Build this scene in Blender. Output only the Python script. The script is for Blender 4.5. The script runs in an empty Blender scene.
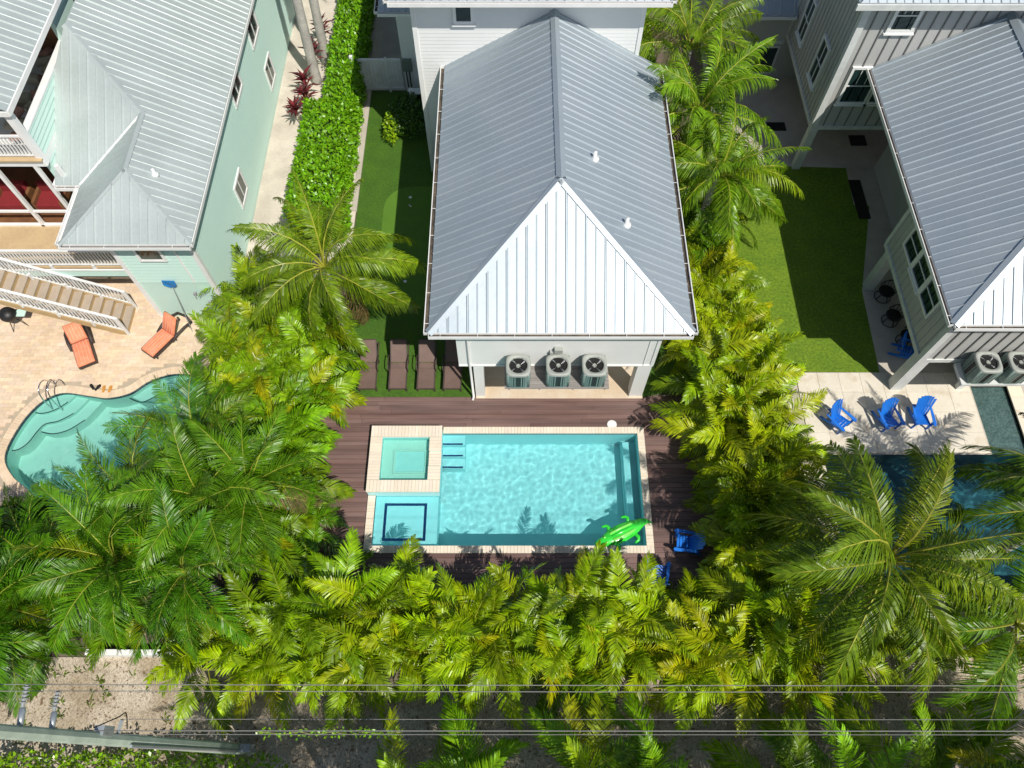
import bpy, math, random
from mathutils import Vector, Matrix, noise
from mathutils.geometry import delaunay_2d_cdt

# ------------------------------------------------------------------ camera, sky, sun, exposure
scene = bpy.context.scene
cam_data = bpy.data.cameras.new('camera')
cam = bpy.data.objects.new('camera', cam_data)
scene.collection.objects.link(cam)
cam.location = (0, 0, 24)
cam.rotation_euler = (math.radians(27.5), 0, 0)
cam_data.sensor_width = 36
cam_data.lens = 740 / 1024 * 36
cam_data.clip_end = 1000
scene.camera = cam

SUN_TO = Vector((0.413, -0.553, 1.0)).normalized()
world = bpy.data.worlds.new('World'); scene.world = world; world.use_nodes = True
wn = world.node_tree.nodes; wl = world.node_tree.links
sky = wn.new('ShaderNodeTexSky'); sky.sky_type = 'NISHITA'; sky.sun_disc = False
sky.sun_elevation = math.asin(SUN_TO.z); sky.sun_rotation = math.atan2(SUN_TO.x, SUN_TO.y)
wl.new(sky.outputs[0], wn['Background'].inputs[0]); wn['Background'].inputs[1].default_value = 0.088
sun_data = bpy.data.lights.new('sun', 'SUN'); sun_data.energy = 4.7; sun_data.angle = math.radians(0.5)
sun_data.color = (1.0, 0.95, 0.87)
sun = bpy.data.objects.new('sun', sun_data); scene.collection.objects.link(sun)
sun.rotation_euler = (-SUN_TO).to_track_quat('-Z', 'Y').to_euler(); sun.location = (8, -12, 30)
scene.view_settings.view_transform = 'Standard'; scene.view_settings.look = 'None'
scene.view_settings.exposure = 0.0; scene.view_settings.gamma = 1.0
scene.cycles.max_bounces = 8; scene.cycles.transparent_max_bounces = 12

random.seed(7)
R = random.random
def U(a, b): return a + (b - a) * random.random()
COL = scene.collection

# ------------------------------------------------------------------ materials
MATS = {}
def _nodes(name):
    m = bpy.data.materials.new(name); m.use_nodes = True
    nt = m.node_tree; return m, nt, nt.nodes['Principled BSDF']
def mixc(nt, fac, a, b, blend='MIX'):
    n = nt.nodes.new('ShaderNodeMix'); n.data_type = 'RGBA'; n.blend_type = blend
    for sock, val in ((n.inputs[0], fac), (n.inputs[6], a), (n.inputs[7], b)):
        if hasattr(val, 'links'): nt.links.new(val, sock)
        else: sock.default_value = (*val, 1) if isinstance(val, tuple) and len(val) == 3 else val
    return n.outputs[2]
def ramp(nt, fac, p0, p1):
    n = nt.nodes.new('ShaderNodeMapRange'); n.inputs[1].default_value = p0; n.inputs[2].default_value = p1
    nt.links.new(fac, n.inputs[0]); return n.outputs[0]
def nz(nt, scale, detail=4, stretch=None, kind='noise'):
    g = nt.nodes.new('ShaderNodeNewGeometry'); v = g.outputs['Position']
    if stretch:
        mp = nt.nodes.new('ShaderNodeMapping'); mp.inputs['Scale'].default_value = stretch
        nt.links.new(v, mp.inputs[0]); v = mp.outputs[0]
    if kind == 'voronoi':
        n = nt.nodes.new('ShaderNodeTexVoronoi'); n.inputs['Scale'].default_value = scale
        nt.links.new(v, n.inputs['Vector']); return n
    n = nt.nodes.new('ShaderNodeTexNoise'); n.inputs['Scale'].default_value = scale; n.inputs['Detail'].default_value = detail
    nt.links.new(v, n.inputs['Vector']); return n.outputs[0]
def bump(nt, b, h, strength, dist):
    n = nt.nodes.new('ShaderNodeBump'); n.inputs['Strength'].default_value = strength; n.inputs['Distance'].default_value = dist
    nt.links.new(h, n.inputs['Height']); nt.links.new(n.outputs[0], b.inputs['Normal'])
def mat(name, c, rough=0.6, c2=None, scale=3.0, fine=None, metal=0.0, bmp=None, stretch=None, obj=0.0, spec=0.5, dirt=None, tone=0.0):
    """Base colour c wandering towards c2 on a world-space noise, a finer grain, a tone per object and soiling."""
    m, nt, b = _nodes(name)
    b.inputs['Roughness'].default_value = rough; b.inputs['Metallic'].default_value = metal
    b.inputs['Specular IOR Level'].default_value = spec
    col = None
    if c2 is None: c2 = tuple(x * 0.86 for x in c)
    col = mixc(nt, ramp(nt, nz(nt, scale, 5, stretch), 0.35, 0.65), c, c2)
    if fine:
        f = ramp(nt, nz(nt, fine[0], 2, stretch), 0.3, 0.7)
        k = fine[1]; col = mixc(nt, f, col, mixc(nt, 1.0, col, (k, k, k), 'MULTIPLY'))
    if dirt:
        d = ramp(nt, nz(nt, dirt[0], 6), 0.52, 0.72)
        col = mixc(nt, d, col, dirt[1])
    if obj:
        oi = nt.nodes.new('ShaderNodeObjectInfo'); r = nt.nodes.new('ShaderNodeMapRange')
        r.inputs[3].default_value = 1 - obj; r.inputs[4].default_value = 1 + obj
        nt.links.new(oi.outputs['Random'], r.inputs[0])
        h = nt.nodes.new('ShaderNodeHueSaturation'); nt.links.new(col, h.inputs['Color']); nt.links.new(r.outputs[0], h.inputs['Value'])
        col = h.outputs[0]
    if tone:
        a = nt.nodes.new('ShaderNodeAttribute'); a.attribute_name = 'tone'
        col = mixc(nt, 1.0, col, a.outputs['Color'], 'MULTIPLY')
    nt.links.new(col, b.inputs['Base Color'])
    if bmp: bump(nt, b, nz(nt, bmp[0], 4, stretch), bmp[1], bmp[2])
    MATS[name] = m; return m

mat('roof_metal', (.42, .475, .51), .50, (.38, .44, .48), .5, metal=.5, bmp=(2.5, .25, .02), fine=(9, .95), obj=.025)
mat('roof_metal_left', (.52, .58, .56), .5, (.46, .52, .50), .7, metal=.4, bmp=(2.5, .25, .02), fine=(11, .93), obj=.03)
mat('white_paint', (.80, .80, .78), .5, (.76, .77, .75), .8, bmp=(30, .05, .005))
mat('white_trim', (.82, .82, .80), .45, (.76, .76, .74), 2)
mat('white_vinyl', (.78, .79, .78), .4)
mat('gutter_debris', (.05, .04, .03), .9, (.13, .10, .07), 3, fine=(20, .6))
mat('seafoam', (.58, .79, .70), .6, (.55, .76, .68), .6, fine=(12, .96))
mat('grey_siding', (.47, .47, .45), .6, (.43, .43, .415), .7)
mat('grey_trim', (.66, .68, .66), .5)
mat('glass_dark', (.012, .035, .035), .06, (.02, .05, .045), 1.0, spec=.8)
mat('concrete_pale', (.55, .50, .42), .8, (.47, .42, .35), 1.2, fine=(25, .88), bmp=(40, .2, .01), dirt=(1.5, (.42, .38, .30)))
mat('path_sand', (.70, .63, .53), .85, (.54, .48, .40), 1.0, fine=(18, .86), bmp=(30, .3, .01))
mat('slab_stone', (.74, .68, .57), .75, (.68, .62, .51), .9, fine=(14, .92), bmp=(25, .15, .006), obj=.05, dirt=(2.0, (.56, .48, .36)))
mat('paver', (.72, .55, .38), .8, (.78, .62, .46), .7, fine=(7, .88), bmp=(25, .2, .006), tone=1)
mat('paver_joint', (.46, .38, .28), .9)
mat('coping', (.80, .71, .58), .75, (.75, .66, .53), 2, fine=(20, .92), tone=1)
mat('deck_wood', (.185, .105, .090), .55, (.225, .145, .128), .9, fine=(2.0, .66), stretch=(.22, 3, 3), obj=.20, bmp=(9, .25, .01))
mat('under_deck', (.02, .015, .012), .9)
mat('grey_wood', (.30, .28, .26), .8, (.22, .20, .19), 2, stretch=(.3, 4, 4), fine=(6, .8), obj=.12)
mat('porch_tile', (.66, .56, .44), .7, (.60, .47, .33), 1.5, fine=(12, .93))
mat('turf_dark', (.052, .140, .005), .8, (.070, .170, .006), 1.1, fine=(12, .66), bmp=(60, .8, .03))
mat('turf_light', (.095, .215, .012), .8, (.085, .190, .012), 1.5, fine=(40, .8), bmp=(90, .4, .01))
mat('grass', (.150, .275, .008), .8, (.195, .32, .010), 1.3, fine=(10, .55), bmp=(50, .9, .04))
mat('soil', (.14, .10, .07), .95, (.20, .16, .12), 1.5, fine=(9, .6), bmp=(15, .6, .04))
mat('plaster_aqua', (.52, .86, .87), .6, (.49, .84, .86), .8, fine=(6, .97))
mat('plaster_green', (.60, .84, .77), .6, (.57, .81, .75), .8, fine=(6, .97))
mat('plaster_dark', (.015, .10, .14), .5, (.02, .14, .17), 1.3, fine=(5, .7))
mat('pebble_shelf', (.20, .22, .20), .6, (.30, .31, .28), 4, fine=(14, .5))
mat('tile_blue', (.02, .07, .32), .25, (.10, .24, .55), 22)
mat('tile_navy', (.012, .03, .07), .3, (.02, .05, .10), 12)
mat('ac_metal', (.22, .30, .27), .45, (.19, .26, .24), 3, metal=.2)
mat('ac_top', (.36, .38, .35), .5, (.31, .33, .30), 3)
mat('black_part', (.012, .012, .012), .5)
mat('brown_sling', (.165, .105, .085), .7, (.185, .12, .10), 4, fine=(60, .8), obj=.08)
mat('brown_frame', (.08, .055, .048), .5)
mat('orange_cushion', (.74, .235, .115), .85, (.80, .30, .17), 5, fine=(30, .93))
mat('orange_piping', (.86, .50, .36), .85)
mat('wicker_dark', (.035, .025, .022), .6, (.06, .045, .04), 18)
mat('blue_plastic', (.008, .14, .58), .42, (.01, .17, .66), 3)
mat('float_green', (.035, .62, .04), .22, (.05, .70, .06), 3, spec=.7)
mat('float_lime', (.22, .78, .12), .25)
mat('float_dark', (.01, .22, .02), .3)
mat('steel', (.7, .7, .7), .18, metal=1.0)
mat('net_blue', (.02, .22, .55), .7)
mat('tan_deck', (.55, .40, .22), .8, (.50, .36, .20), 1.2, fine=(8, .9))
mat('tread_tan', (.42, .35, .27), .8, (.38, .31, .24), 3, obj=.04)
mat('stringer_tan', (.50, .36, .18), .8)
mat('red_fabric', (.22, .015, .02), .8)
mat('cushion_beige', (.34, .30, .22), .9, obj=.25)
mat('cushion_pink', (.40, .20, .15), .9, obj=.2)
mat('brown_wood', (.20, .09, .035), .6, (.14, .06, .025), 3)
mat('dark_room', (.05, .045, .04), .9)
mat('pole_concrete', (.46, .54, .43), .85, (.36, .44, .35), 2, fine=(18, .85))
mat('galvanised', (.5, .54, .56), .4, metal=.6)
mat('wire_grey', (.22, .215, .20), .8)
mat('trunk_grey', (.52, .50, .45), .9, (.42, .40, .36), 2, fine=(14, .75), bmp=(12, .5, .03))
mat('trunk_green', (.20, .24, .08), .7, (.28, .22, .10), 3)
mat('meter_grey', (.16, .20, .17), .6)
mat('mat_grey', (.13, .14, .15), .9, (.10, .11, .12), 3, fine=(40, .8))
mat('ball_white', (.8, .8, .8), .4)
mat('orange_clay', (.6, .28, .05), .7)
mat('shingle_box', (.28, .30, .30), .7)

def leaf_mat(name, trans=.24, rough=.37):
    m, nt, b = _nodes(name)
    oi = nt.nodes.new('ShaderNodeObjectInfo')
    g = nt.nodes.new('ShaderNodeNewGeometry')
    n = nz(nt, 5.0, 3)
    dark = mixc(nt, 1.0, oi.outputs['Color'], (.62, .66, .60), 'MULTIPLY')
    lite = mixc(nt, 1.0, oi.outputs['Color'], (1.22, 1.18, 1.0), 'MULTIPLY')
    col = mixc(nt, ramp(nt, n, .36, .64), dark, lite)
    att = nt.nodes.new('ShaderNodeAttribute'); att.attribute_name = 'tone'
    col = mixc(nt, 1.0, col, att.outputs['Color'], 'MULTIPLY')
    nt.links.new(col, b.inputs['Base Color'])
    b.inputs['Roughness'].default_value = rough; b.inputs['Specular IOR Level'].default_value = .40
    t = nt.nodes.new('ShaderNodeBsdfTranslucent')
    nt.links.new(mixc(nt, 1.0, col, (1.1, 1.2, .5), 'MULTIPLY'), t.inputs[0])
    mx = nt.nodes.new('ShaderNodeMixShader'); mx.inputs[0].default_value = trans
    out = nt.nodes['Material Output']
    nt.links.new(b.outputs[0], mx.inputs[1]); nt.links.new(t.outputs[0], mx.inputs[2]); nt.links.new(mx.outputs[0], out.inputs[0])
    MATS[name] = m
leaf_mat('leaf')
leaf_mat('leaf_waxy', .18, .33)
def rachis_mat():
    m, nt, b = _nodes('rachis')
    oi = nt.nodes.new('ShaderNodeObjectInfo')
    nt.links.new(mixc(nt, .55, oi.outputs['Color'], (.50, .42, .07)), b.inputs['Base Color'])
    b.inputs['Roughness'].default_value = .45
    MATS['rachis'] = m
rachis_mat()
def gravel_mat():
    m, nt, b = _nodes('gravel')
    v = nz(nt, 34, kind='voronoi')
    tone = mixc(nt, ramp(nt, v.outputs['Color'], .2, .8), (.36, .30, .23), (.62, .54, .43))
    big = mixc(nt, ramp(nt, nz(nt, .8, 5), .4, .62), tone, mixc(nt, 1.0, tone, (.68, .64, .56), 'MULTIPLY'))
    leafy = mixc(nt, ramp(nt, nz(nt, 7, 4), .60, .68), big, (.17, .11, .06))
    nt.links.new(leafy, b.inputs['Base Color']); b.inputs['Roughness'].default_value = .95
    bump(nt, b, v.outputs['Distance'], .5, .02)
    MATS['gravel'] = m
gravel_mat()
def water_mat(name, tint):
    m, nt, b = _nodes(name)
    nt.nodes.remove(b)
    g = nt.nodes.new('ShaderNodeBsdfGlass'); g.inputs['Color'].default_value = (*tint, 1)
    g.inputs['Roughness'].default_value = 0; g.inputs['IOR'].default_value = 1.33
    nt.links.new(g.outputs[0], nt.nodes['Material Output'].inputs[0])
    MATS[name] = m
water_mat('water', (.77, .97, .98)); water_mat('water_green', (.76, .97, .93)); water_mat('water_deep', (.75, .95, .97))
sun_data.cycles.is_caustics_light = True

# ------------------------------------------------------------------ mesh helpers
class MB:
    def __init__(s): s.v = []; s.f = []; s.m = []; s.t = []; s.tone = 1.0
    def add(s, vs, fs, mi=0):
        o = len(s.v); s.v += [tuple(v) for v in vs]
        for f in fs: s.f.append(tuple(i + o for i in f)); s.m.append(mi); s.t.append(s.tone)
        return s
    def box(s, x0, y0, z0, x1, y1, z1, mi=0):
        return s.add([(x0,y0,z0),(x1,y0,z0),(x1,y1,z0),(x0,y1,z0),(x0,y0,z1),(x1,y0,z1),(x1,y1,z1),(x0,y1,z1)],
                     [(0,3,2,1),(4,5,6,7),(0,1,5,4),(1,2,6,5),(2,3,7,6),(3,0,4,7)], mi)
    def obox(s, c, r, u, n, hr, hu, hn, mi=0):
        c = Vector(c); r = Vector(r); u = Vector(u); n = Vector(n); vs = []
        for k in (-1, 1):
            for a, b in ((-1,-1),(1,-1),(1,1),(-1,1)): vs.append(c + r*hr*a + u*hu*b + n*hn*k)
        return s.add(vs, [(0,3,2,1),(4,5,6,7),(0,1,5,4),(1,2,6,5),(2,3,7,6),(3,0,4,7)], mi)
    def bar(s, a, b, w, h, mi=0, up=(0,0,1)):
        a = Vector(a); b = Vector(b); d = (b - a); L = d.length; d.normalize()
        n = Vector(up); r = d.cross(n)
        if r.length < 1e-4: r = Vector((1,0,0))
        r.normalize(); n = r.cross(d).normalized()
        return s.obox((a+b)/2, d, r, n, L/2, w/2, h/2, mi)
    def prism(s, poly, z0, z1, mi=0):
        n = len(poly)
        a = sum(poly[i][0]*poly[(i+1)%n][1] - poly[(i+1)%n][0]*poly[i][1] for i in range(n))
        if a < 0: poly = poly[::-1]
        vs = [(p[0],p[1],z0) for p in poly] + [(p[0],p[1],z1) for p in poly]
        fs = [tuple(range(n-1,-1,-1)), tuple(range(n,2*n))] + [(i,(i+1)%n,(i+1)%n+n,i+n) for i in range(n)]
        return s.add(vs, fs, mi)
    def solid(s, top, off, mi=0):
        """top polygon (3D, seen from outside counter-clockwise) thickened by vector off"""
        n = len(top); off = Vector(off); top = [Vector(p) for p in top]
        vs = top + [p + off for p in top]
        return s.add(vs, [tuple(range(n)), tuple(range(2*n-1, n-1, -1))] + [(i, i+n, (i+1)%n+n, (i+1)%n) for i in range(n)], mi)
    def tube(s, pts, r, n=6, mi=0, cap=True, flat=1.0):
        pts = [Vector(p) for p in pts]; vs = []; fs = []; ref = None
        for i, p in enumerate(pts):
            d = (pts[min(i+1,len(pts)-1)] - pts[max(i-1,0)]).normalized()
            if ref is None:
                ref = Vector((0,0,1)) if abs(d.z) < .9 else Vector((1,0,0))
            a = d.cross(ref)
            if a.length < 1e-5: a = d.orthogonal()
            a.normalize(); b = a.cross(d).normalized(); ref = b
            rr = r[i] if isinstance(r, (list, tuple)) else r
            for k in range(n):
                t = 2*math.pi*k/n; vs.append(p + a*math.cos(t)*rr + b*math.sin(t)*rr*flat)
        for i in range(len(pts)-1):
            for k in range(n):
                k2 = (k+1) % n; fs.append((i*n+k, i*n+k2, (i+1)*n+k2, (i+1)*n+k))
        if cap: fs.append(tuple(range(n-1,-1,-1))); fs.append(tuple((len(pts)-1)*n + k for k in range(n)))
        return s.add(vs, fs, mi)
    def rings(s, rings, mi=0, cap=True):
        n = len(rings[0]); vs = [p for r in rings for p in r]; fs = []
        for i in range(len(rings)-1):
            for k in range(n):
                k2 = (k+1) % n; fs.append((i*n+k, i*n+k2, (i+1)*n+k2, (i+1)*n+k))
        if cap: fs.append(tuple(range(n-1,-1,-1))); fs.append(tuple((len(rings)-1)*n+k for k in range(n)))
        return s.add(vs, fs, mi)
    def mesh(s, name, mats, smooth=False):
        me = bpy.data.meshes.new(name); me.from_pydata(s.v, [], s.f)
        for m in (mats if isinstance(mats, (list, tuple)) else [mats]): me.materials.append(MATS[m])
        if any(s.m): me.polygons.foreach_set('material_index', s.m)
        if smooth: me.polygons.foreach_set('use_smooth', [True]*len(s.f))
        at = me.attributes.new('tone', 'FLOAT_COLOR', 'FACE')
        buf = []
        for t in s.t: buf += [t, t, t, 1] if not isinstance(t, tuple) else [*t, 1]
        at.data.foreach_set('color', buf)
        me.update(); return me
    def build(s, name, mats, parent=None, smooth=False, kind=None):
        return place(name, s.mesh(name, mats, smooth), parent, kind)

def wloc(o):
    v = Vector((0,0,0))
    while o: v += o.location; o = o.parent
    return v
def place(name, me, parent=None, kind=None):
    """link a mesh whose vertices are in world metres; under a parent it is offset back"""
    o = bpy.data.objects.new(name, me); COL.objects.link(o)
    if parent: o.parent = parent; o.location = -wloc(parent)
    if kind: o['kind'] = kind
    return o
def tag(o, label, cat, group=None):
    o['label'] = label; o['category'] = cat
    if group: o['group'] = group
    return o
def thing(name, label, cat, loc=(0,0,0), rz=0, group=None):
    o = bpy.data.objects.new(name, None); COL.objects.link(o); o.empty_display_size = .2
    o.location = loc; o.rotation_euler = (0,0,rz)
    return tag(o, label, cat, group)
def struct(o): o['kind'] = 'structure'; return o
def copy_tree(o, parent=None):
    c = o.copy(); COL.objects.link(c); c.parent = parent
    for ch in o.children: copy_tree(ch, c)
    return c
def B(x0,y0,z0,x1,y1,z1): return MB().box(x0,y0,z0,x1,y1,z1)
cube_cache = {}
def block(name, mname, x0,y0,z0,x1,y1,z1, parent=None):
    """a box from shared unit mesh with slightly eased top edges"""
    if mname not in cube_cache:
        e = .46
        m = MB(); m.rings([[(-.5,-.5,-.5),(.5,-.5,-.5),(.5,.5,-.5),(-.5,.5,-.5)],[(-.5,-.5,.3),(.5,-.5,.3),(.5,.5,.3),(-.5,.5,.3)],
                           [(-.494,-e,.5),(.494,-e,.5),(.494,e,.5),(-.494,e,.5)]])
        cube_cache[mname] = m.mesh('block_' + mname, mname)
    o = bpy.data.objects.new(name, cube_cache[mname]); COL.objects.link(o)
    o.scale = (x1-x0, y1-y0, z1-z0); o.location = ((x0+x1)/2, (y0+y1)/2, (z0+z1)/2)
    if parent: o.parent = parent; o.location = Vector(o.location) - wloc(parent)
    return o
def clip(poly, axis, lo, hi):
    for sgn, lim in ((1, lo), (-1, -hi)):
        out = []; n = len(poly)
        for i in range(n):
            a, b = poly[i], poly[(i+1) % n]; da, db = sgn*a[axis]-lim, sgn*b[axis]-lim
            if da >= 0: out.append(a)
            if (da > 0 > db) or (da < 0 < db):
                t = da/(da-db); out.append((a[0]+(b[0]-a[0])*t, a[1]+(b[1]-a[1])*t))
        poly = out
        if len(poly) < 3: return []
    return poly
def roof_panels(parent, poly, eave, pitch, mname, hi=(.040, .020), phase=0.0):
    """cut a roof face into standing-seam panels, each a mesh of its own with its raised seam"""
    P = [Vector(p) for p in poly]; e = Vector(eave).normalized()
    n = (P[1]-P[0]).cross(P[2]-P[0]).normalized()
    if n.z < 0: n = -n; P = P[::-1]
    up = n.cross(e).normalized()
    if up.z < 0: e = -e; up = n.cross(e).normalized()
    o = P[0]; q = [((p-o).dot(e), (p-o).dot(up)) for p in P]
    s0, s1 = min(a for a,_ in q), max(a for a,_ in q)
    i0 = math.floor((s0-phase)/pitch)
    W = lambda a, b, h=0: o + e*a + up*b + n*h
    i = i0
    while phase + i*pitch < s1 - .02:
        a = phase + i*pitch; c = clip(q, 0, a+.003, a+pitch-.003)
        if len(c) >= 3:
            m = MB(); wob = U(0, .004)
            m.solid([W(x, y, wob) for x, y in c], n*-.03)
            ln = [y for x, y in clip(q, 0, a-.01, a+.012)]
            if a > s0+.02 and ln and max(ln)-min(ln) > .08:
                h = hi[i % 2]; y0, y1 = min(ln)+.01, max(ln)-.03; w = .040 if i % 2 == 0 else .024
                m.add([W(a-w,y0), W(a+w,y0), W(a+w*.25,y0,h), W(a-w*.25,y0,h), W(a-w,y1), W(a+w,y1), W(a+w*.25,y1,h), W(a-w*.25,y1,h)],
                      [(3,2,1,0),(4,5,6,7),(1,2,6,5),(2,3,7,6),(3,0,4,7)])
            m.build('roof_panel', mname, parent)
        i += 1
def ridge_cap(parent, a, b, n1, n2, mname, w=.14, name='ridge_cap', h=.05):
    a = Vector(a); b = Vector(b); d = (b-a).normalized(); n1 = Vector(n1).normalized(); n2 = Vector(n2).normalized()
    w1 = d.cross(n1).normalized(); w2 = d.cross(n2).normalized()
    mid = (n1+n2).normalized()
    if w1.dot(n2) > 0: w1 = -w1
    if w2.dot(n1) > 0: w2 = -w2
    w1, w2 = (w1, w2)
    prof = [a*0 + n1*h + w1*w, mid*(h/mid.dot(n1)), n2*h + w2*w, n2*(h-.02)+w2*w, mid*((h-.02)/mid.dot(n1)), n1*(h-.02)+w1*w]
    MB().rings([[a+p for p in prof], [b+p for p in prof]]).build(name, mname, parent)
def gutter(parent, a, b, out, mname='white_trim', debris=True, step=1.1):
    """open U-shaped gutter under an eave, from a to b, out = horizontal unit vector away from the wall"""
    a = Vector(a); b = Vector(b); o = Vector(out); z = Vector((0,0,1)); d = (b-a).normalized()
    m = MB(); m.bar(a+o*.135-z*.05, b+o*.135-z*.05, .022, .13); m.bar(a+o*.06-z*.105, b+o*.06-z*.105, .13, .02); m.bar(a-o*.005-z*.06, b-o*.005-z*.06, .018, .12)
    m.bar(a+o*.06-z*.05, a+o*.06-z*.05+d*.015, .15, .13); m.bar(b+o*.06-z*.05, b+o*.06-z*.05-d*.015, .15, .13)
    L = (b-a).length; k = .35
    while k < L: m.bar(a+d*k+o*.0-z*.02, a+d*k+o*.13-z*.02, .015, .010); k += step
    g = m.build('gutter', mname, parent)
    if debris:
        MB().bar(a+o*.063-z*.085, b+o*.063-z*.085, .11, .018).build('gutter_debris', 'gutter_debris', g)
    return g
def siding(parent, a, r, L, z0, z1, mname, course=.13, n=None, name='lap_siding', depth=.016):
    """overlapping horizontal boards on a wall that starts at a (ground point), runs L along r, outward normal n"""
    a = Vector((a[0], a[1], 0)); r = Vector(r); n = Vector(n); m = MB(); z = z0
    while z < z1 - .01:
        zt = min(z+course, z1)
        p = lambda s, h, d: a + r*s + n*d + Vector((0,0,h))
        m.add([p(0,z,depth), p(L,z,depth), p(L,zt,.006), p(0,zt,.006), p(0,z,.0), p(L,z,.0)], [(0,1,2,3),(5,4,0,1)[::-1] if False else (4,0,1,5)[::-1]])
        z += course
    return m.build(name, mname, parent, kind='stuff')
def window(parent, c, r, n, w, h, cols=1, rows=1, upper=None, fr=.09, mname='white_trim', glass='glass_dark', sill=True):
    c = Vector(c); r = Vector(r); n = Vector(n); u = Vector((0,0,1))
    m = MB()
    for s in (-1, 1):
        m.obox(c+r*s*(w/2+fr/2)+n*.03, r, u, n, fr/2, h/2+fr, .045)
        m.obox(c+u*s*(h/2+fr/2)+n*.03, r, u, n, w/2, fr/2, .045)
    f = m.build('window', mname, parent)
    MB().obox(c+n*.022, r, u, n, w/2, h/2, .012).build('pane', glass, f)
    for k in range(1, cols): MB().obox(c+r*(-w/2+w*k/cols)+n*.046, r, u, n, .022, h/2, .012).build('muntin', mname, f)
    for k in range(1, rows): MB().obox(c+u*(-h/2+h*k/rows)+n*.050, r, u, n, w/2, .020, .012).build('muntin', mname, f)
    if upper:
        for k in range(1, upper): MB().obox(c+r*(-w/2+w*k/upper)+u*h*.27+n*.043, r, u, n, .012, h*.22, .008).build('muntin', mname, f)
    if sill: MB().obox(c-u*(h/2+fr+.03)+n*.05, r, u, n, w/2+fr+.05, .028, .07).build('sill', mname, f)
    return f
def smooth_loop(pts, k=6):
    out = []; n = len(pts)
    for i in range(n):
        p0, p1, p2, p3 = [Vector((*pts[(i+j) % n], 0)) for j in (-1, 0, 1, 2)]
        for q in range(k):
            t = q/k
            v = .5*((2*p1)+(p2-p0)*t+(2*p0-5*p1+4*p2-p3)*t*t+(3*p1-p0-3*p2+p3)*t**3)
            out.append((v.x, v.y))
    return out
def smooth_line(pts, k=6):
    P = [pts[0]] + list(pts) + [pts[-1]]; out = []
    for i in range(len(pts)-1):
        p0, p1, p2, p3 = [Vector(P[i+j]) for j in range(4)]
        for q in range(k):
            t = q/k; out.append(.5*((2*p1)+(p2-p0)*t+(2*p0-5*p1+4*p2-p3)*t*t+(3*p1-p0-3*p2+p3)*t**3))
    out.append(Vector(pts[-1])); return out
def sheet(name, outer, holes, z, mname, kind='structure'):
    vs = []; es = []
    for loop in [outer] + holes:
        o = len(vs); n = len(loop); vs += [Vector(p) for p in loop]; es += [(o+i, o+(i+1) % n) for i in range(n)]
    V, E_, F, _, _, _ = delaunay_2d_cdt(vs, es, [], 2 if holes else 1, 1e-5)
    m = MB(); fs = []
    for f in F:
        a = sum(V[f[i]].x*V[f[(i+1) % len(f)]].y - V[f[(i+1) % len(f)]].x*V[f[i]].y for i in range(len(f)))
        fs.append(tuple(f) if a > 0 else tuple(f)[::-1])
    cen = lambda f: (sum(V[i].x for i in f)/len(f), sum(V[i].y for i in f)/len(f))
    fs = [f for f in fs if not any(inside(cen(f), h) for h in holes)]
    m.add([(v.x, v.y, z) for v in V], fs)
    o = m.build(name, mname); o['kind'] = kind; return o
def inside(p, poly):
    x, y = p; c = False; n = len(poly)
    for i in range(n):
        x1, y1 = poly[i]; x2, y2 = poly[(i+1) % n]
        if (y1 > y) != (y2 > y) and x < (x2-x1)*(y-y1)/(y2-y1)+x1: c = not c
    return c
def rect(x0, y0, x1, y1): return [(x0,y0),(x1,y0),(x1,y1),(x0,y1)]
def offset(poly, d):
    n = len(poly); out = []
    a = sum(poly[i][0]*poly[(i+1)%n][1]-poly[(i+1)%n][0]*poly[i][1] for i in range(n)); s = 1 if a > 0 else -1
    for i in range(n):
        p = Vector(poly[i]); t = (Vector(poly[(i+1)%n])-Vector(poly[i-1])).normalized()
        out.append((p.x+t.y*s*d, p.y-t.x*s*d))
    return out
ORD = ['first','second','third','fourth','fifth','sixth','seventh','eighth','ninth','tenth','eleventh','twelfth','thirteenth','fourteenth','fifteenth','sixteenth','seventeenth','eighteenth']
X_, Y_, Z_ = Vector((1,0,0)), Vector((0,1,0)), Vector((0,0,1))

# ------------------------------------------------------------------ ground, lawns, paths
POOL = rect(-4.62, 6.5, 4.42, 10.52)                    # main basin with its shelf and spa corner
KIDNEY = smooth_loop([(-17.66,9.71),(-17.49,10.85),(-17.03,11.72),(-16.35,12.12),(-15.3,12.0),(-14.63,11.92),(-13.88,12.12),(-13.26,12.62),
                      (-12.41,12.91),(-11.46,12.74),(-10.8,12.0),(-10.9,11.0),(-11.7,10.1),(-12.6,9.2),(-13.3,8.2),(-14.4,7.5),(-15.7,7.8),(-16.5,8.45),(-17.2,8.97)], 6)
POOL_R = rect(10.85, 5.0, 18.05, 9.72)
SHELF_R = rect(16.75, 9.72, 18.05, 12.42)
LR = [(10.85,5.0),(18.05,5.0),(18.05,12.42),(16.75,12.42),(16.75,9.72),(10.85,9.72)]
sheet('ground', rect(-300,-300,300,300), [POOL, KIDNEY, LR], -.06, 'soil')
sheet('alley', [(-40,-2.6),(40,-2.6),(40,3.05),(-40,3.05)], [], -.02, 'gravel')
sheet('side_path', [(-10.75,16.0),(-6.5,16.0),(-6.5,40),(-10.75,40)], [], -.015, 'path_sand')
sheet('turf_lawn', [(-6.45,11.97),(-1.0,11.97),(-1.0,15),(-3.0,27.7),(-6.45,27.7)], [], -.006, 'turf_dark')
sheet('side_lawn', [(4.72,11.97),(10.3,13.02),(10.3,23.2),(4.72,23.2)], [], -.012, 'turf_dark')
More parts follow.
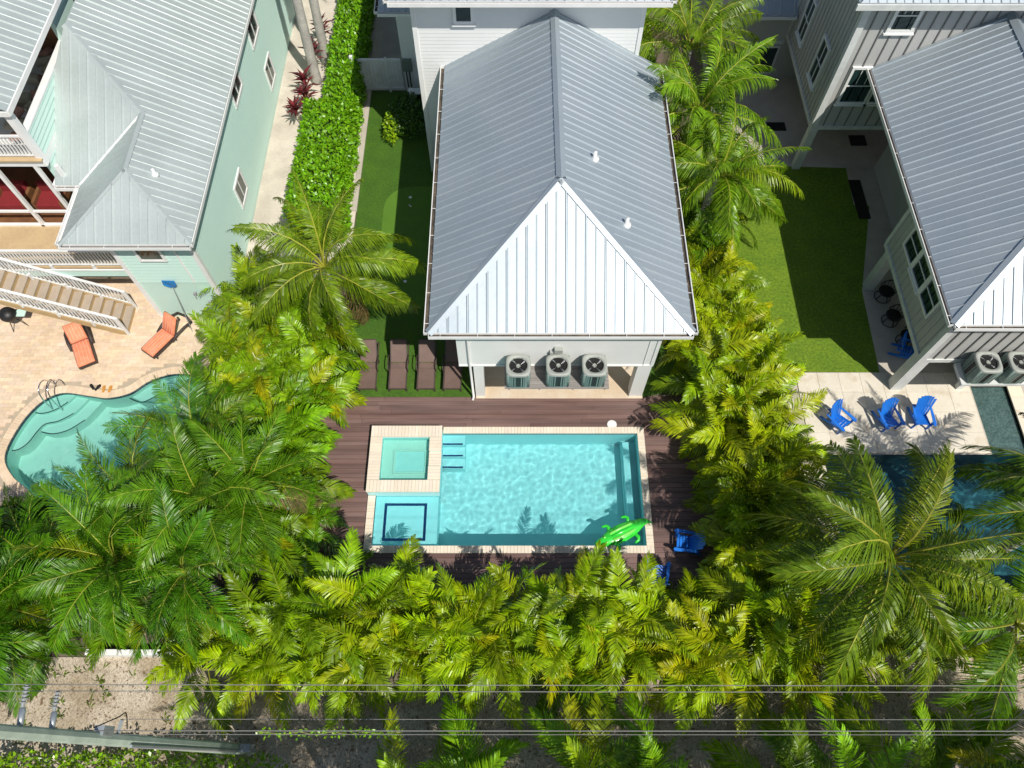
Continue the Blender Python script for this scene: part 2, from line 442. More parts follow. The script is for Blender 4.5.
def rounded(x0,y0,x1,y1,r,n=6):
    out = []
    for cx, cy, a0 in ((x1-r,y0+r,-90),(x1-r,y1-r,0),(x0+r,y1-r,90),(x0+r,y0+r,180)):
        for k in range(n+1):
            a = math.radians(a0+90*k/n); out.append((cx+r*math.cos(a), cy+r*math.sin(a)))
    return out
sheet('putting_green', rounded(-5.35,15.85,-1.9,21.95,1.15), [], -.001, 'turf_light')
sheet('grass_lawn', [(8.6,13.02),(13.55,12.98),(13.7,16.6),(14.95,20.9),(14.3,20.95),(14.4,23.0),(8.6,23.2)], [], -.004, 'grass')
sheet('shade_floor', [(-8,27.75),(-3.4,27.75),(-3.4,45),(-8,45)], [], -.01, 'concrete_pale')
sheet('carport_floor', [(13.55,12.98),(13.7,16.6),(14.95,20.9),(14.3,20.95),(14.4,23.0),(11.0,23.0),(9.0,24.5),(9.0,40),(26,40),(26,12.98)], [], -.008, 'concrete_pale')
sheet('side_walk', [(9.6,4.2),(10.42,4.2),(10.42,13.0),(9.6,13.0)], [], -.007, 'concrete_pale')
sheet('pool_terrace', [(10.42,3.6),(24,3.6),(24,12.5),(10.42,12.5)], [LR], -.028, 'concrete_pale')

# curb along the clipped hedge
curb = struct(MB().build('hedge_curb', 'concrete_pale') if False else B(-6.66,20.6,-.05,-6.46,33.5,.05).build('hedge_curb', 'concrete_pale'))

# ------------------------------------------------------------------ patio with stone slabs (right)
patio = struct(B(10.44,9.78,-.05,16.68,12.97,-.006).build('patio', 'slab_stone'))
nx, ny = 8, 4
for i in range(nx):
    for j in range(ny):
        x0 = 10.44+6.24*i/nx; y0 = 9.78+3.19*j/ny
        block('slab', 'slab_stone', x0+.003, y0+.003, -.012, x0+6.24/nx-.003, y0+3.19/ny-.003, .012+U(0,.004), patio)
for j in range(5): block('slab', 'slab_stone', 10.44, 5.0+j*.95, -.05, 10.84, 5.0+j*.95+.93, .012, patio)

# paver terrace (left)
terrace = struct(sheet('paved_terrace', [(-24,6.2),(-9.6,6.2),(-9.6,16.0),(-10.7,16.0),(-10.7,17.5),(-24,17.5)], [KIDNEY], -.025, 'paver_joint'))
pv = MB(); K_OUT = offset(KIDNEY, .34); row = 0; y = 6.3
while y < 17.3:
    x = -22.5 + (.15 if row % 2 else 0)
    while x < -9.8:
        c = (x+.15, y+.075)
        if not any(inside(q, K_OUT) for q in ((x,y),(x+.29,y),(x,y+.14),(x+.29,y+.14))) and not (c[0] > -10.7 and c[1] > 16):
            t = U(.88, 1.08); pv.tone = (t*U(.98,1.03), t, t*U(.93,1.05)); h = U(0,.004)
            pv.add([(x+.003,y+.003,h),(x+.297,y+.003,h),(x+.297,y+.147,h),(x+.003,y+.147,h),(x,y,-.03),(x+.3,y,-.03),(x+.3,y+.15,-.03),(x,y+.15,-.03)],
                   [(0,1,2,3),(4,5,1,0),(5,6,2,1),(6,7,3,2),(7,4,0,3)])
        x += .3
    y += .15; row += 1
pv.build('paver_field', 'paver', terrace, kind='stuff')

# ------------------------------------------------------------------ pools
def water(name, poly, z, mname, amp=.006, step=.055, sc=2.2, seed=0):
    """water sheet with small real waves, cut to the outline"""
    xs = [p[0] for p in poly]; ys = [p[1] for p in poly]; x0, x1, y0, y1 = min(xs), max(xs), min(ys), max(ys)
    nx_, ny_ = int((x1-x0)/step)+1, int((y1-y0)/step)+1; m = MB(); idx = {}
    isrect = len(poly) == 4
    def hgt(x, y):
        v = Vector((x*sc, y*sc, seed))
        return amp*(noise.noise(v)+.55*noise.noise(v*2.1+Vector((5,1,3)))+.25*noise.noise(v*4.3))
    vs = []; fs = []
    for j in range(ny_+1):
        for i in range(nx_+1):
            x = x0+(x1-x0)*i/nx_; y = y0+(y1-y0)*j/ny_; vs.append((x, y, z+hgt(x, y)))
    for j in range(ny_):
        for i in range(nx_):
            c = (x0+(x1-x0)*(i+.5)/nx_, y0+(y1-y0)*(j+.5)/ny_)
            if isrect or inside(c, poly): k = j*(nx_+1)+i; fs.append((k, k+1, k+nx_+2, k+nx_+1))
    m.add(vs, fs); o = m.build(name, mname, smooth=True); struct(o)
    o.cycles.is_caustics_caster = True
    return o
def receive(o): o.cycles.is_caustics_receiver = True; return o
def basin(parent, poly, floor, top, mname, band='tile_navy', bandh=.16):
    n = len(poly); a = sum(poly[i][0]*poly[(i+1)%n][1]-poly[(i+1)%n][0]*poly[i][1] for i in range(n))
    if a < 0: poly = poly[::-1]
    m = MB(); m.add([(p[0],p[1],floor) for p in poly], [tuple(range(n))])
    m.add([(p[0],p[1],floor) for p in poly]+[(p[0],p[1],top-bandh) for p in poly], [(i,i+n,(i+1)%n+n,(i+1)%n) for i in range(n)])
    b = receive(m.build('basin', mname, parent))
    m = MB(); m.add([(p[0],p[1],top-bandh) for p in poly]+[(p[0],p[1],top) for p in poly], [(i,i+n,(i+1)%n+n,(i+1)%n) for i in range(n)])
    m.build('tile_band', band, b); return b

WZ = -.07
pool = thing('swimming_pool', 'rectangular turquoise swimming pool with spa corner set in brown deck', 'pool', (-.1,8.5,0))
m = MB(); m.add([(-2.6,6.5,-1.35),(4.42,6.5,-1.35),(4.42,10.52,-1.35),(-2.6,10.52,-1.35)], [(0,1,2,3)])
m.add([(-4.62,6.5,-1.35),(4.42,6.5,-1.35),(4.42,10.52,-1.35),(-2.6,10.52,-1.35),(-4.62,6.5,0),(4.42,6.5,0),(4.42,10.52,0),(-2.6,10.52,0)], [(0,4,5,1),(1,5,6,2),(2,6,7,3)])
m.add([(-4.62,8.3,-1.35),(-4.62,6.5,-1.35),(-4.62,6.5,0),(-4.62,8.3,0)], [(0,3,2,1)])
receive(m.build('basin', 'plaster_aqua', pool))
# steps in the back left corner, with blue tile lines
for k in range(3):
    s = receive(B(-2.5, 10.52-.36*(k+1), -1.35, -1.66, 10.52-.36*k, -.27-.27*k).build('step', 'plaster_aqua', pool))
    B(-2.47, 10.52-.36*(k+1)+.015, -.27-.27*k, -1.74, 10.52-.36*(k+1)+.075, -.262-.27*k).build('tile_strip', 'tile_blue', s)
s = receive(B(3.92,6.5,-1.35,4.42,10.52,-.92).build('bench','plaster_aqua',pool))
receive(B(3.94,7.0,-.92,4.16,10.36,-.55).build('bench_seat','plaster_aqua',pool))
# shallow sun shelf with a blue tile square
shelf = receive(B(-4.62,6.5,-1.35,-2.5,8.30,-.24).build('sun_shelf', 'plaster_aqua', pool))
for a in ((-4.32,7.93,-2.88,8.02),(-4.32,6.72,-2.88,6.81),(-4.32,6.81,-4.23,7.93),(-2.97,6.81,-2.88,7.93)):
    B(a[0],a[1],-.24,a[2],a[3],-.232).build('tile_strip', 'tile_blue', shelf)
receive(B(-4.17,6.87,-.24,-3.03,7.87,-.234).build('shelf_inlay', 'plaster_aqua', shelf))
# raised spa
spa = MB()
for a in ((-4.87,10.24,-2.45,10.62),(-4.87,8.24,-2.45,8.62),(-4.87,8.62,-4.50,10.24),(-2.83,8.62,-2.45,9.14),(-2.83,9.70,-2.45,10.24)):
    spa.box(a[0],a[1],-.6,a[2],a[3],.36)
spa.box(-2.83,9.14,-.6,-2.45,9.70,.28)
spa_o = receive(spa.build('spa_wall', 'plaster_aqua', pool))
sc_ = MB()
def coping_run(m, x0, y0, x1, y1, z, d, along, size=.115, th=.05):
    n = max(1, round(((x1-x0) if along == 'x' else (y1-y0))/size))
    for k in range(n):
        t = U(.94, 1.03); m.tone = (t, t*U(.985,1.01), t*U(.97,1.02)); g = .003; h = z+U(0,.003)
        if along == 'x': m.box(x0+(x1-x0)*k/n+g, y0, z-th, x0+(x1-x0)*(k+1)/n-g, y1, h)
        else: m.box(x0, y0+(y1-y0)*k/n+g, z-th, x1, y0+(y1-y0)*(k+1)/n-g, h)
for a in ((-4.89,10.22,-2.43,10.64,'x'),(-4.89,8.22,-2.43,8.64,'x'),(-4.89,8.65,-4.48,10.21,'y'),(-2.85,8.65,-2.43,9.14,'y'),(-2.85,9.70,-2.43,10.21,'y')):
    coping_run(sc_, a[0],a[1],a[2],a[3],.41,0,a[4])
coping_run(sc_, -2.85, 9.14, -2.43, 9.70, .33, 0, 'y')
sc_.build('spa_coping', 'coping', pool, kind='stuff')
receive(B(-4.5,8.62,-.6,-2.83,10.24,-.05).build('spa_seat','plaster_green',pool))
sp = MB(); sp.box(-4.10,9.0,-.05,-2.98,9.85,-.046)
pit = receive(MB().box(-4.02,9.06,-.05,-3.02,9.80,-.04).build('spa_footwell', 'plaster_aqua', pool))
fr_ = MB()
for a in ((-4.10,9.80,-2.98,9.86),(-4.10,9.0,-2.98,9.06),(-4.10,9.06,-4.02,9.80),(-3.02,9.06,-2.98,9.80)): fr_.box(a[0],a[1],-.05,a[2],a[3],.02)
receive(fr_.build('footwell_rim','plaster_green',pool))
cp = MB()
for a in ((-2.43,10.52,4.66,10.76,'x'),(-4.87,6.26,4.66,6.50,'x'),(4.42,6.50,4.66,10.52,'y'),(-4.87,6.50,-4.62,8.22,'y')): coping_run(cp, a[0],a[1],a[2],a[3],.035,0,a[4])
cp.build('pool_coping', 'coping', pool, kind='stuff')
water('pool_water', [(-4.62,6.5),(4.42,6.5),(4.42,10.52),(-2.45,10.52),(-2.45,8.24),(-4.62,8.24)], WZ, 'water', .0058, .05, 2.5, 1)
water('spa_water', rect(-4.48,8.64,-2.85,10.22), .27, 'water_green', .0035, .06, 2.2, 9)
# skimmer lid and return jets
tag(MB().rings([[(3.55+.17*math.cos(t*math.pi/10),10.86+.17*math.sin(t*math.pi/10),z) for t in range(20)] for z in (.005,.03)]).build('skimmer_lid','white_vinyl'),
    'round white skimmer lid on deck at pool edge','lid')

# kidney pool
kp = thing('kidney_pool', 'curvy seafoam green pool with curved steps on beige terrace', 'pool', (-15,10,0))
basin(kp, KIDNEY, -1.2, 0, 'plaster_green', 'tile_navy', .17)
def step_poly(pts, top, seam=True):
    o = receive(MB().prism([tuple(p) for p in pts], -1.2, top).build('step', 'plaster_green', kp)); return o
def arc_line(o, pts, z):
    m = MB(); q = smooth_line([(p[0], p[1], z) for p in pts], 6); m.tube(q, .019, 4); m.build('tile_strip', 'tile_navy', o)
a1 = [(-17.2,11.42),(-16.9,11.40),(-16.5,11.55),(-16.15,11.85),(-15.95,12.15)]
a2 = [(-17.75,9.98),(-17.45,10.05),(-17.2,10.3),(-17.0,10.75),(-16.8,11.02),(-16.35,11.15),(-15.9,11.45),(-15.5,12.05)]
a3 = [(-16.95,10.78),(-16.5,10.70),(-16.0,10.85),(-15.5,11.25),(-15.05,12.0)]
s3 = step_poly([tuple(p[:2]) for p in smooth_line([(p[0],p[1],0) for p in a3])]+[(-15.3,12.2),(-16.3,12.3),(-17.1,11.8),(-17.3,11.0)], -.62); arc_line(s3, a3[:-1], -.61)
s2 = step_poly([tuple(p[:2]) for p in smooth_line([(p[0],p[1],0) for p in a2])]+[(-15.6,12.2),(-16.4,12.3),(-17.2,11.9),(-17.7,11.0)], -.42); arc_line(s2, a2[:-1], -.41)
s1 = step_poly([tuple(p[:2]) for p in smooth_line([(p[0],p[1],0) for p in a1])]+[(-16.4,12.3),(-17.1,11.9)], -.24); arc_line(s1, a1[:-1], -.23)
sb = step_poly([(-14.1,12.2),(-13.2,12.8),(-12.4,13.05),(-11.9,13.0),(-12.3,12.45),(-12.9,12.25),(-13.5,11.9)], -.4); arc_line(sb, [(-14.0,12.05),(-13.5,11.9),(-12.9,12.25),(-12.3,12.45),(-12.0,12.85)], -.39)
km = MB(); n = len(KIDNEY); inn = KIDNEY; outp = offset(KIDNEY, .30)
for i in range(0, n):
    t = U(.9,1.08); km.tone = (t, t*.99, t*.97); j = (i+1) % n
    L = lambda a, b, f: (a[0]+(b[0]-a[0])*f, a[1]+(b[1]-a[1])*f)
    for f0, f1 in ((.02,.49),(.51,.98)):
        km.prism([L(inn[i],inn[j],f0), L(inn[i],inn[j],f1), L(outp[i],outp[j],f1), L(outp[i],outp[j],f0)], -.04, .015+U(0,.003))
km.build('brick_coping', 'paver', kp, kind='stuff')
water('kidney_water', KIDNEY, -.075, 'water_green', .003, .06, 1.6, 14)

# dark pool on the right
rp = thing('dark_pool', 'dark blue pool with pebbled shelf beside the blue chairs', 'pool', (14,7,0))
basin(rp, POOL_R, -1.5, 0, 'plaster_dark', 'tile_navy', .15)
sh = receive(B(16.75,9.74,-.6,18.05,12.42,-.16).build('pebble_shelf','pebble_shelf',rp))
c2 = MB()
coping_run(c2, 18.05, 5.0, 18.55, 12.44, .03, 0, 'y', .5); coping_run(c2, 10.44,4.6,18.55,4.98,.03,0,'x',.5)
c2.build('pool_coping','coping',rp,kind='stuff')
water('dark_pool_water', POOL_R, -.06, 'water_deep', .010, .055, 2.8, 21)
water('pebble_shelf_water', SHELF_R, -.06, 'water_deep', .012, .05, 3.4, 27)

# ------------------------------------------------------------------ timber deck, board by board
deck = struct(sheet('pool_deck', [(-7.2,4.4),(6.9,4.4),(6.9,11.96),(-7.2,11.96)], [rect(-4.6,6.5,4.42,10.5)], -.045, 'under_deck'))
y = 11.955; pitch = .172; row = 0
while y > 4.5:
    y0 = y-pitch+.008
    if y0 > 10.77 or y <= 6.25: spans = [(-7.2, 6.9, y0, y)]
    else: spans = [(-7.2, -4.90, y0, y), (4.67, 6.9, y0, y)]
    if y0 < 10.77 < y-.02: spans.append((-4.895, 4.665, 10.77, y))
    if y0 < 6.25-.02 and y > 6.25: spans.append((-4.895, 4.665, y0, 6.252))
    for a, b, ya, yb in spans:
        x = a
        first = True
        while x < b - .01:
            L = U(2.2, 4.9) if not first else U(1.0, 4.0)
            e = min(x+L, b)
            if b - e < .6: e = b
            block('plank', 'deck_wood', x+.002, ya, -.03, e-.002, yb, .004+U(0,.004), deck)
            x = e; first = False
    y -= pitch; row += 1

# ------------------------------------------------------------------ centre house
house = thing('house', 'white house with silver hip roof facing the rectangular pool', 'house', (1.5,12,0))
B(-1.77,11.96,2.35,4.71,22.85,5.2).build('upper_wall', 'white_paint', house)
B(-1.25,14.2,0,4.62,22.85,2.35).build('lower_wall', 'white_paint', house)
B(-1.30,11.975,.02,-.97,12.36,2.35).build('post', 'white_paint', house)
B(4.22,11.975,.02,4.69,12.36,2.35).build('post', 'white_paint', house)
tr = MB(); tr.box(4.36,11.935,2.42,4.385,11.96,5.2); tr.box(-1.77,11.93,2.35,4.71,11.96,2.42); tr.box(4.60,11.93,2.42,4.715,11.96,5.2); tr.build('wall_trim', 'white_trim', house)
B(-1.3,11.90,-.04,4.72,14.3,.02).build('porch_floor', 'porch_tile', house)
m = MB(); m.tube([(-1.38,11.9,5.1),(-1.40,11.93,4.9),(-1.40,11.92,2.5),(-1.38,11.93,.12),(-1.42,11.8,.06)], .045, 8); m.build('downpipe', 'white_trim', house, True)
EX0, EX1, EY, EZ, EB = -2.47, 5.35, 11.40, 5.35, 22.84
RX, AY, RZ = 1.44, 15.30, 7.60
B(EX0+.02,EY+.02,5.16,EX1-.02,EB,5.30).build('soffit', 'white_trim', house)
roof = MB().solid([(EX0+.05,EY+.05,5.29),(EX1-.05,EY+.05,5.29),(EX1-.05,EB,5.29),(EX0+.05,EB,5.29)], (0,0,-.02))
def hipcore(m, x0, x1, y0, y1, z0, ax, ay, az):
    m.add([(x0,y0,z0),(x1,y0,z0),(x1,y1,z0),(x0,y1,z0),(ax,ay,az),(ax,y1,az)], [(0,1,4),(1,2,5,4),(3,0,4,5),(2,3,5)])
hipcore(roof, EX0+.03, EX1-.03, EY+.03, EB, 5.30, RX, AY, RZ-.05)
roof = roof.build('roof', 'roof_metal', house)
A, Bk = (RX,AY,RZ), (RX,EB,RZ)
nF = (0,-(RZ-EZ),(AY-EY)); nR = ((RZ-EZ),0,(EX1-RX)); nL = (-(RZ-EZ),0,(RX-EX0))
roof_panels(roof, [(EX0,EY,EZ),(EX1,EY,EZ),A], (1,0,0), .29, 'roof_metal', (.035,.03))
roof_panels(roof, [(EX1,EY,EZ),(EX1,EB,EZ),Bk,A], (0,1,0), .29, 'roof_metal')
roof_panels(roof, [(EX0,EY,EZ),A,Bk,(EX0,EB,EZ)], (0,1,0), .29, 'roof_metal')
ridge_cap(roof, A, Bk, nR, nL, 'roof_metal')
ridge_cap(roof, (EX0,EY,EZ), A, nF, nL, 'roof_metal', name='hip_cap'); ridge_cap(roof, (EX1,EY,EZ), A, nF, nR, 'roof_metal', name='hip_cap')
gutter(roof, (EX0-.0,EY,EZ-.01), (EX1,EY,EZ-.01), (0,-1,0)); gutter(roof, (EX0,EY,EZ-.01), (EX0,EB,EZ-.01), (-1,0,0)); gutter(roof, (EX1,EY,EZ-.01), (EX1,EB,EZ-.01), (1,0,0))
def roofpt(x, y, side): return EZ+(RZ-EZ)*((EX1-x) if side > 0 else (x-EX0))/(EX1-RX)
for vx, vy in ((2.55,16.7),(3.45,14.55)):
    z = roofpt(vx, vy, 1); m = MB(); m.rings([[(vx+r*math.cos(t*math.pi/6), vy+r*math.sin(t*math.pi/6), zz) for t in range(12)] for r, zz in ((.16,z-.08),(.13,z+.05),(.06,z+.10),(.055,z+.30))])
    m.build('vent_pipe', 'white_vinyl', roof, True)
# the tall block behind with lap siding
B(-3.4,22.85,0,4.5,34,8.2).build('block_wall', 'white_paint', house)
siding(house, (-3.4,22.85), X_, 7.9, 2.2, 8.2, 'white_paint', .145, (0,-1,0))
B(-3.46,22.80,0,-3.30,22.90,8.2).build('corner_board', 'white_trim', house); B(4.42,22.80,5.0,4.56,22.90,8.2).build('corner_board', 'white_trim', house)
window(house, (-1.66,22.85,7.5), X_, -Y_, .5, .6, 1, 1, fr=.11)
TE = 8.34
B(-4.05,22.27,8.18,5.24,36,8.27).build('block_soffit', 'white_trim', house)
r2 = B(-4.0,22.32,8.25,5.2,36,8.29).build('block_roof', 'roof_metal', house)
roof_panels(r2, [(-4.08,22.25,TE),(5.26,22.25,TE),(.6,26.9,TE+2.7)], (1,0,0), .29, 'roof_metal', (.035,.03))
roof_panels(r2, [(5.26,22.25,TE),(5.26,36,TE),(.6,36,TE+2.7),(.6,26.9,TE+2.7)], (0,1,0), .29, 'roof_metal')
roof_panels(r2, [(-4.08,22.25,TE),(.6,26.9,TE+2.7),(.6,36,TE+2.7),(-4.08,36,TE)], (0,1,0), .29, 'roof_metal')
gutter(r2, (-4.08,22.25,TE-.01), (5.26,22.25,TE-.01), (0,-1,0)); gutter(r2, (-4.08,22.25,TE-.01), (-4.08,36,TE-.01), (-1,0,0)); gutter(r2, (5.26,22.25,TE-.01), (5.26,36,TE-.01), (1,0,0))
# low wing at the back left
B(-4.82,27.62,0,-3.4,36,4.3).build('wing_wall', 'white_paint', house)
siding(house, (-4.82,27.62), X_, 1.42, .3, 4.3, 'white_paint', .145, (0,-1,0))
r3 = B(-5.4,27.2,4.28,-3.4,36,4.33).build('wing_roof', 'roof_metal', house)
roof_panels(r3, [(-5.45,27.15,4.42),(-3.45,27.15,4.42),(-3.45,29.4,5.7)], (1,0,0), .29, 'roof_metal')
roof_panels(r3, [(-5.45,27.15,4.42),(-3.45,29.4,5.7),(-3.45,36,5.7),(-5.45,36,4.42)], (0,1,0), .29, 'roof_metal')
gutter(r3, (-5.45,27.15,4.41),(-3.5,27.15,4.41),(0,-1,0)); gutter(r3, (-5.45,27.15,4.41),(-5.45,36,4.41),(-1,0,0))
window(house, (-3.95,27.62,2.0), X_, -Y_, .42, 1.3, 1, 1, fr=.07, sill=False)

# ------------------------------------------------------------------ left house
lh = thing('house', 'seafoam green two-storey house with outdoor stairs above the kidney pool', 'house', (-13,16,0))
LE = 4.92
B(-15.4,18.3,0,-10.70,40,LE-.1).build('main_wall', 'seafoam', lh)
B(-13.41,15.43,0,-10.70,18.3,LE-.1).build('wing_wall', 'seafoam', lh)
siding(lh, (-13.41,15.43), X_, 2.71, 2.25, LE-.1, 'seafoam', .18, (0,-1,0), depth=.034)
siding(lh, (-10.70,15.43), Y_, 24, .25, LE-.1, 'seafoam', .18, (1,0,0), depth=.034)
for x0, y0, x1, y1, z0 in ((-13.47,15.38,-13.31,15.47,0),(-10.80,15.375,-10.66,15.47,0),(-10.69,15.40,-10.655,15.52,0)):
    B(x0,y0,z0,x1,y1,LE-.1).build('corner_board', 'white_trim', lh)
B(-11.35,15.385,2.25,-11.28,15.43,LE-.1).build('corner_board', 'white_trim', lh)
window(lh, (-12.2,15.40,3.92), X_, -Y_, .75, .55, 1, 1, sill=False)
for yc, zc, w, h in ((27.0,3.85,1.25,.95),(23.35,4.05,1.2,.9),(20.25,1.75,.95,.95),(27.25,1.45,.95,1.0)):
    f = window(lh, (-10.70,yc,zc), Y_, X_, w, h, 2, 1, sill=False)
lx0, lx1, ly, sl = -14.60, -10.36, 15.0, .552
lax = (lx0+lx1)/2; lay = ly+2.12; laz = LE+2.12*sl
B(lx0+.03,ly+.03,LE-.16,lx1-.03,18.5,LE-.06).build('soffit', 'white_trim', lh); B(-12.4,18.5,LE-.16,lx1-.03,40,LE-.06).build('soffit','white_trim',lh)
B(-15.6,17.58,LE-.16,-12.4,18.5,LE-.07).build('soffit','white_trim',lh)
bpy_y = lambda d: ly + d
bx, by = -15.45, 19.56; hb = (-15.05,22.24,LE+(lx1+15.05)*sl)
junc = (lax, 19.62, laz)
def zA(x): return LE+(lx1-x)*sl
by0 = junc[1]-(laz-LE)/sl                 # eave line of the main body's south slope
def zB(y): return LE+(y-by0)*sl
lr = MB()
lr.add([(lx0,ly,LE-.05),(lx1,ly,LE-.05),(lax,lay,laz-.05),(lx1,40,LE-.05),(-15.05,hb[1],hb[2]-.05),(-15.05,40,hb[2]-.05),(junc[0],junc[1],laz-.05),(-14.6,by0,LE-.05),(bx,by0,LE-.05),(bx,20.9,zB(20.9)-.05)],
       [(0,1,2),(1,3,5,4,6,2),(0,2,6,7),(8,7,6,4,9)])
lr = lr.build('roof', 'roof_metal_left', lh)
roof_panels(lr, [(lx1,ly,LE),(lx1,40,LE),(-15.05,40,zA(-15.05)),hb,junc,(lax,lay,laz)], (0,1,0), .29, 'roof_metal_left', (.04,.018))
roof_panels(lr, [(lx0,ly,LE),(lx1,ly,LE),(lax,lay,laz)], (1,0,0), .29, 'roof_metal_left', (.03,.018))
roof_panels(lr, [(lx0,by0,LE),(lx0,ly,LE),(lax,lay,laz),junc], (0,1,0), .29, 'roof_metal_left', (.012,.012))
roof_panels(lr, [(bx,by0,LE),(lx0,by0,LE),junc,hb,(bx,20.73,zB(20.73))], (1,0,0), .29, 'roof_metal_left', (.03,.018))
nA = (sl,0,1); nD = (0,-sl,1); nC = (-sl,0,1)
ridge_cap(lr, (lax,lay,laz), junc, nA, nC, 'roof_metal_left', .10); ridge_cap(lr, (lx0,ly,LE), (lax,lay,laz), nC, nD, 'roof_metal_left', .09, 'hip_cap', .03)
ridge_cap(lr, (lx1,ly,LE), (lax,lay,laz), nA, nD, 'roof_metal_left', .10, 'hip_cap', .03); ridge_cap(lr, junc, hb, nA, nD, 'roof_metal_left', .13, 'hip_cap', .03)
MB().bar(Vector(junc)+Vector((0,0,.02)), (lx0,by0,LE+.02), .07, .03).build('valley_flashing', 'white_trim', lr)
gutter(lr, (lx0,ly,LE-.01), (lx1,ly,LE-.01), (0,-1,0)); gutter(lr, (lx0,ly,LE-.01), (lx0,by0,LE-.01), (-1,0,0), debris=False); gutter(lr, (bx,by0,LE-.01), (lx0,by0,LE-.01), (0,-1,0))
B(lx1,ly,LE-.16,lx1+.03,40,LE-.02).build('fascia', 'white_trim', lr)
vz = zA(-11.7); m = MB(); m.rings([[(-11.7+r*math.cos(t*math.pi/6), 17.3+r*math.sin(t*math.pi/6), zz) for t in range(12)] for r, zz in ((.14,vz-.06),(.11,vz+.05),(.05,vz+.09),(.05,vz+.25))]); m.build('vent_pipe','white_vinyl',lr,True)
# raised timber deck at first floor
D = 2.5; DY = 15.9
m = B(-24,DY,D-.10,-13.47,18.3,D); m.build('deck_floor', 'tan_deck', lh)
B(-24,DY-.04,D-.50,-13.47,DY-.005,D-.12).build('deck_fascia', 'seafoam', lh); B(-24,DY-.07,D-.14,-13.47,DY-.02,D-.09).build('deck_nosing','white_trim',lh)
for x in (-13.7,-16.2,-19): B(x-.07,DY+.06,0,x+.07,DY+.2,D-.1).build('deck_post','white_trim',lh)
def railing(parent, a, b, h, step=.115, name='railing', posts=True):
    a = Vector(a); b = Vector(b); m = MB(); zz = Vector((0,0,1))
    m.bar(a+zz*h, b+zz*h, .09, .05); m.bar(a+zz*.10, b+zz*.10, .05, .05)
    rl = m.build(name, 'white_vinyl', parent)
    L = (b-a).length; n = int(L/step); d = (b-a)
    for k in range(1, n):
        p = a+d*(k/n); MB().obox(p+zz*(h/2+.05), X_, Y_, Z_, .017, .017, h/2-.06).build('baluster', 'white_vinyl', rl)
    return rl
rl = railing(lh, (-20.2,DY+.04,D), (-13.5,DY+.04,D), .88)
for x in (-19.4,-17.9,-16.4,-14.9): B(x-.05,DY-.04,D-.1,x+.05,DY,D+.12).build('rail_post','white_vinyl',rl)
# screened porch
pz1 = 5.55
for x in (-19.0,-17.25,-15.85,-15.15): B(x-.06,17.74,D,x+.06,17.86,pz1).build('porch_post','white_trim',lh)
B(-21,17.76,D+.72,-15.0,17.84,D+.80).build('porch_rail','white_trim',lh); B(-21,17.74,D,-15.0,17.86,D+.07).build('porch_rail','white_trim',lh)
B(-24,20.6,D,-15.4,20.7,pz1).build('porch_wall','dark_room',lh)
B(-24,17.84,D-.02,-13.47,20.6,D+.012).build('porch_floor','brown_wood',lh)
# upper balcony with parapet and railing
bz = 5.85
B(-24,17.74,pz1,-15.42,24,bz).build('balcony_slab','white_trim',lh); B(-24,17.66,bz-.03,-15.42,17.95,bz+.03).build('balcony_edge','tan_deck',lh)
B(-15.62,17.95,LE-.1,-15.45,24,bz+.93).build('parapet','seafoam',lh); B(-15.66,17.85,bz+.93,-15.41,24,bz+.99).build('parapet_cap','white_trim',lh)
siding(lh, (-15.45,17.95), Y_, 5, LE, bz+.93, 'seafoam', .18, (1,0,0), depth=.034)
B(-15.62,17.78,pz1,-15.40,17.98,bz+1.95).build('balcony_post','white_trim',lh)
railing(lh, (-20.5,17.85,bz), (-15.62,17.85,bz), .92)
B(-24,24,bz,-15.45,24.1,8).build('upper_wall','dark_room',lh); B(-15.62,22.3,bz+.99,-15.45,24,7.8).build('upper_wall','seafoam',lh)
ur = B(-24,17.75,7.80,-15.45,40,7.84).build('upper_roof','roof_metal_left',lh)
roof_panels(ur, [(-15.32,17.7,7.92),(-15.32,40,7.92),(-20,40,10.3),(-20,17.7,10.3)], (0,1,0), .29, 'roof_metal_left', (.04,.018))
B(-15.32,17.68,7.75,-15.27,40,7.93).build('fascia','white_trim',ur); B(-24,17.66,7.72,-15.32,17.70,7.9).build('fascia','white_trim',ur)
# stairs
nst = 13; sx0, sx1 = -14.5, -18.35
for k in range(nst):
    x1 = sx0+(sx1-sx0)*k/nst; x0 = sx0+(sx1-sx0)*(k+1)/nst; z = D*(k+1)/(nst)
    B(x0-.03,14.66,z-.045,x1,15.78,z).build('tread','tread_tan',lh); B(x1-.03,14.68,z-D/nst,x1-.012,15.76,z-.045).build('riser','stringer_tan',lh)
for y0 in (14.60, 15.79):
    m = MB(); m.solid([(sx0+.02,y0,-.0),(sx0+.02,y0,.17),(sx1,y0,D),(sx1,y0,D-.30),(sx0-.3,y0,.0)], (0,.05,0)); m.build('stringer','stringer_tan',lh)
    rl = railing(lh, (sx0,y0+.02,.2), (sx1,y0+.02,D+.02), .88, .135)
    for f in (0.0, .25, .5, .75, 1.0):
        px = sx0+(sx1-sx0)*f; pz = D*f; B(px-.04,y0-.03,pz+.02,px+.04,y0+.05,pz+1.12 if f in (0.0,) else pz+.35).build('rail_post','white_vinyl',rl)
    B(sx0-.02,y0-.02,0,sx0+.05,y0+.05,1.1).build('newel_post','white_vinyl',rl)

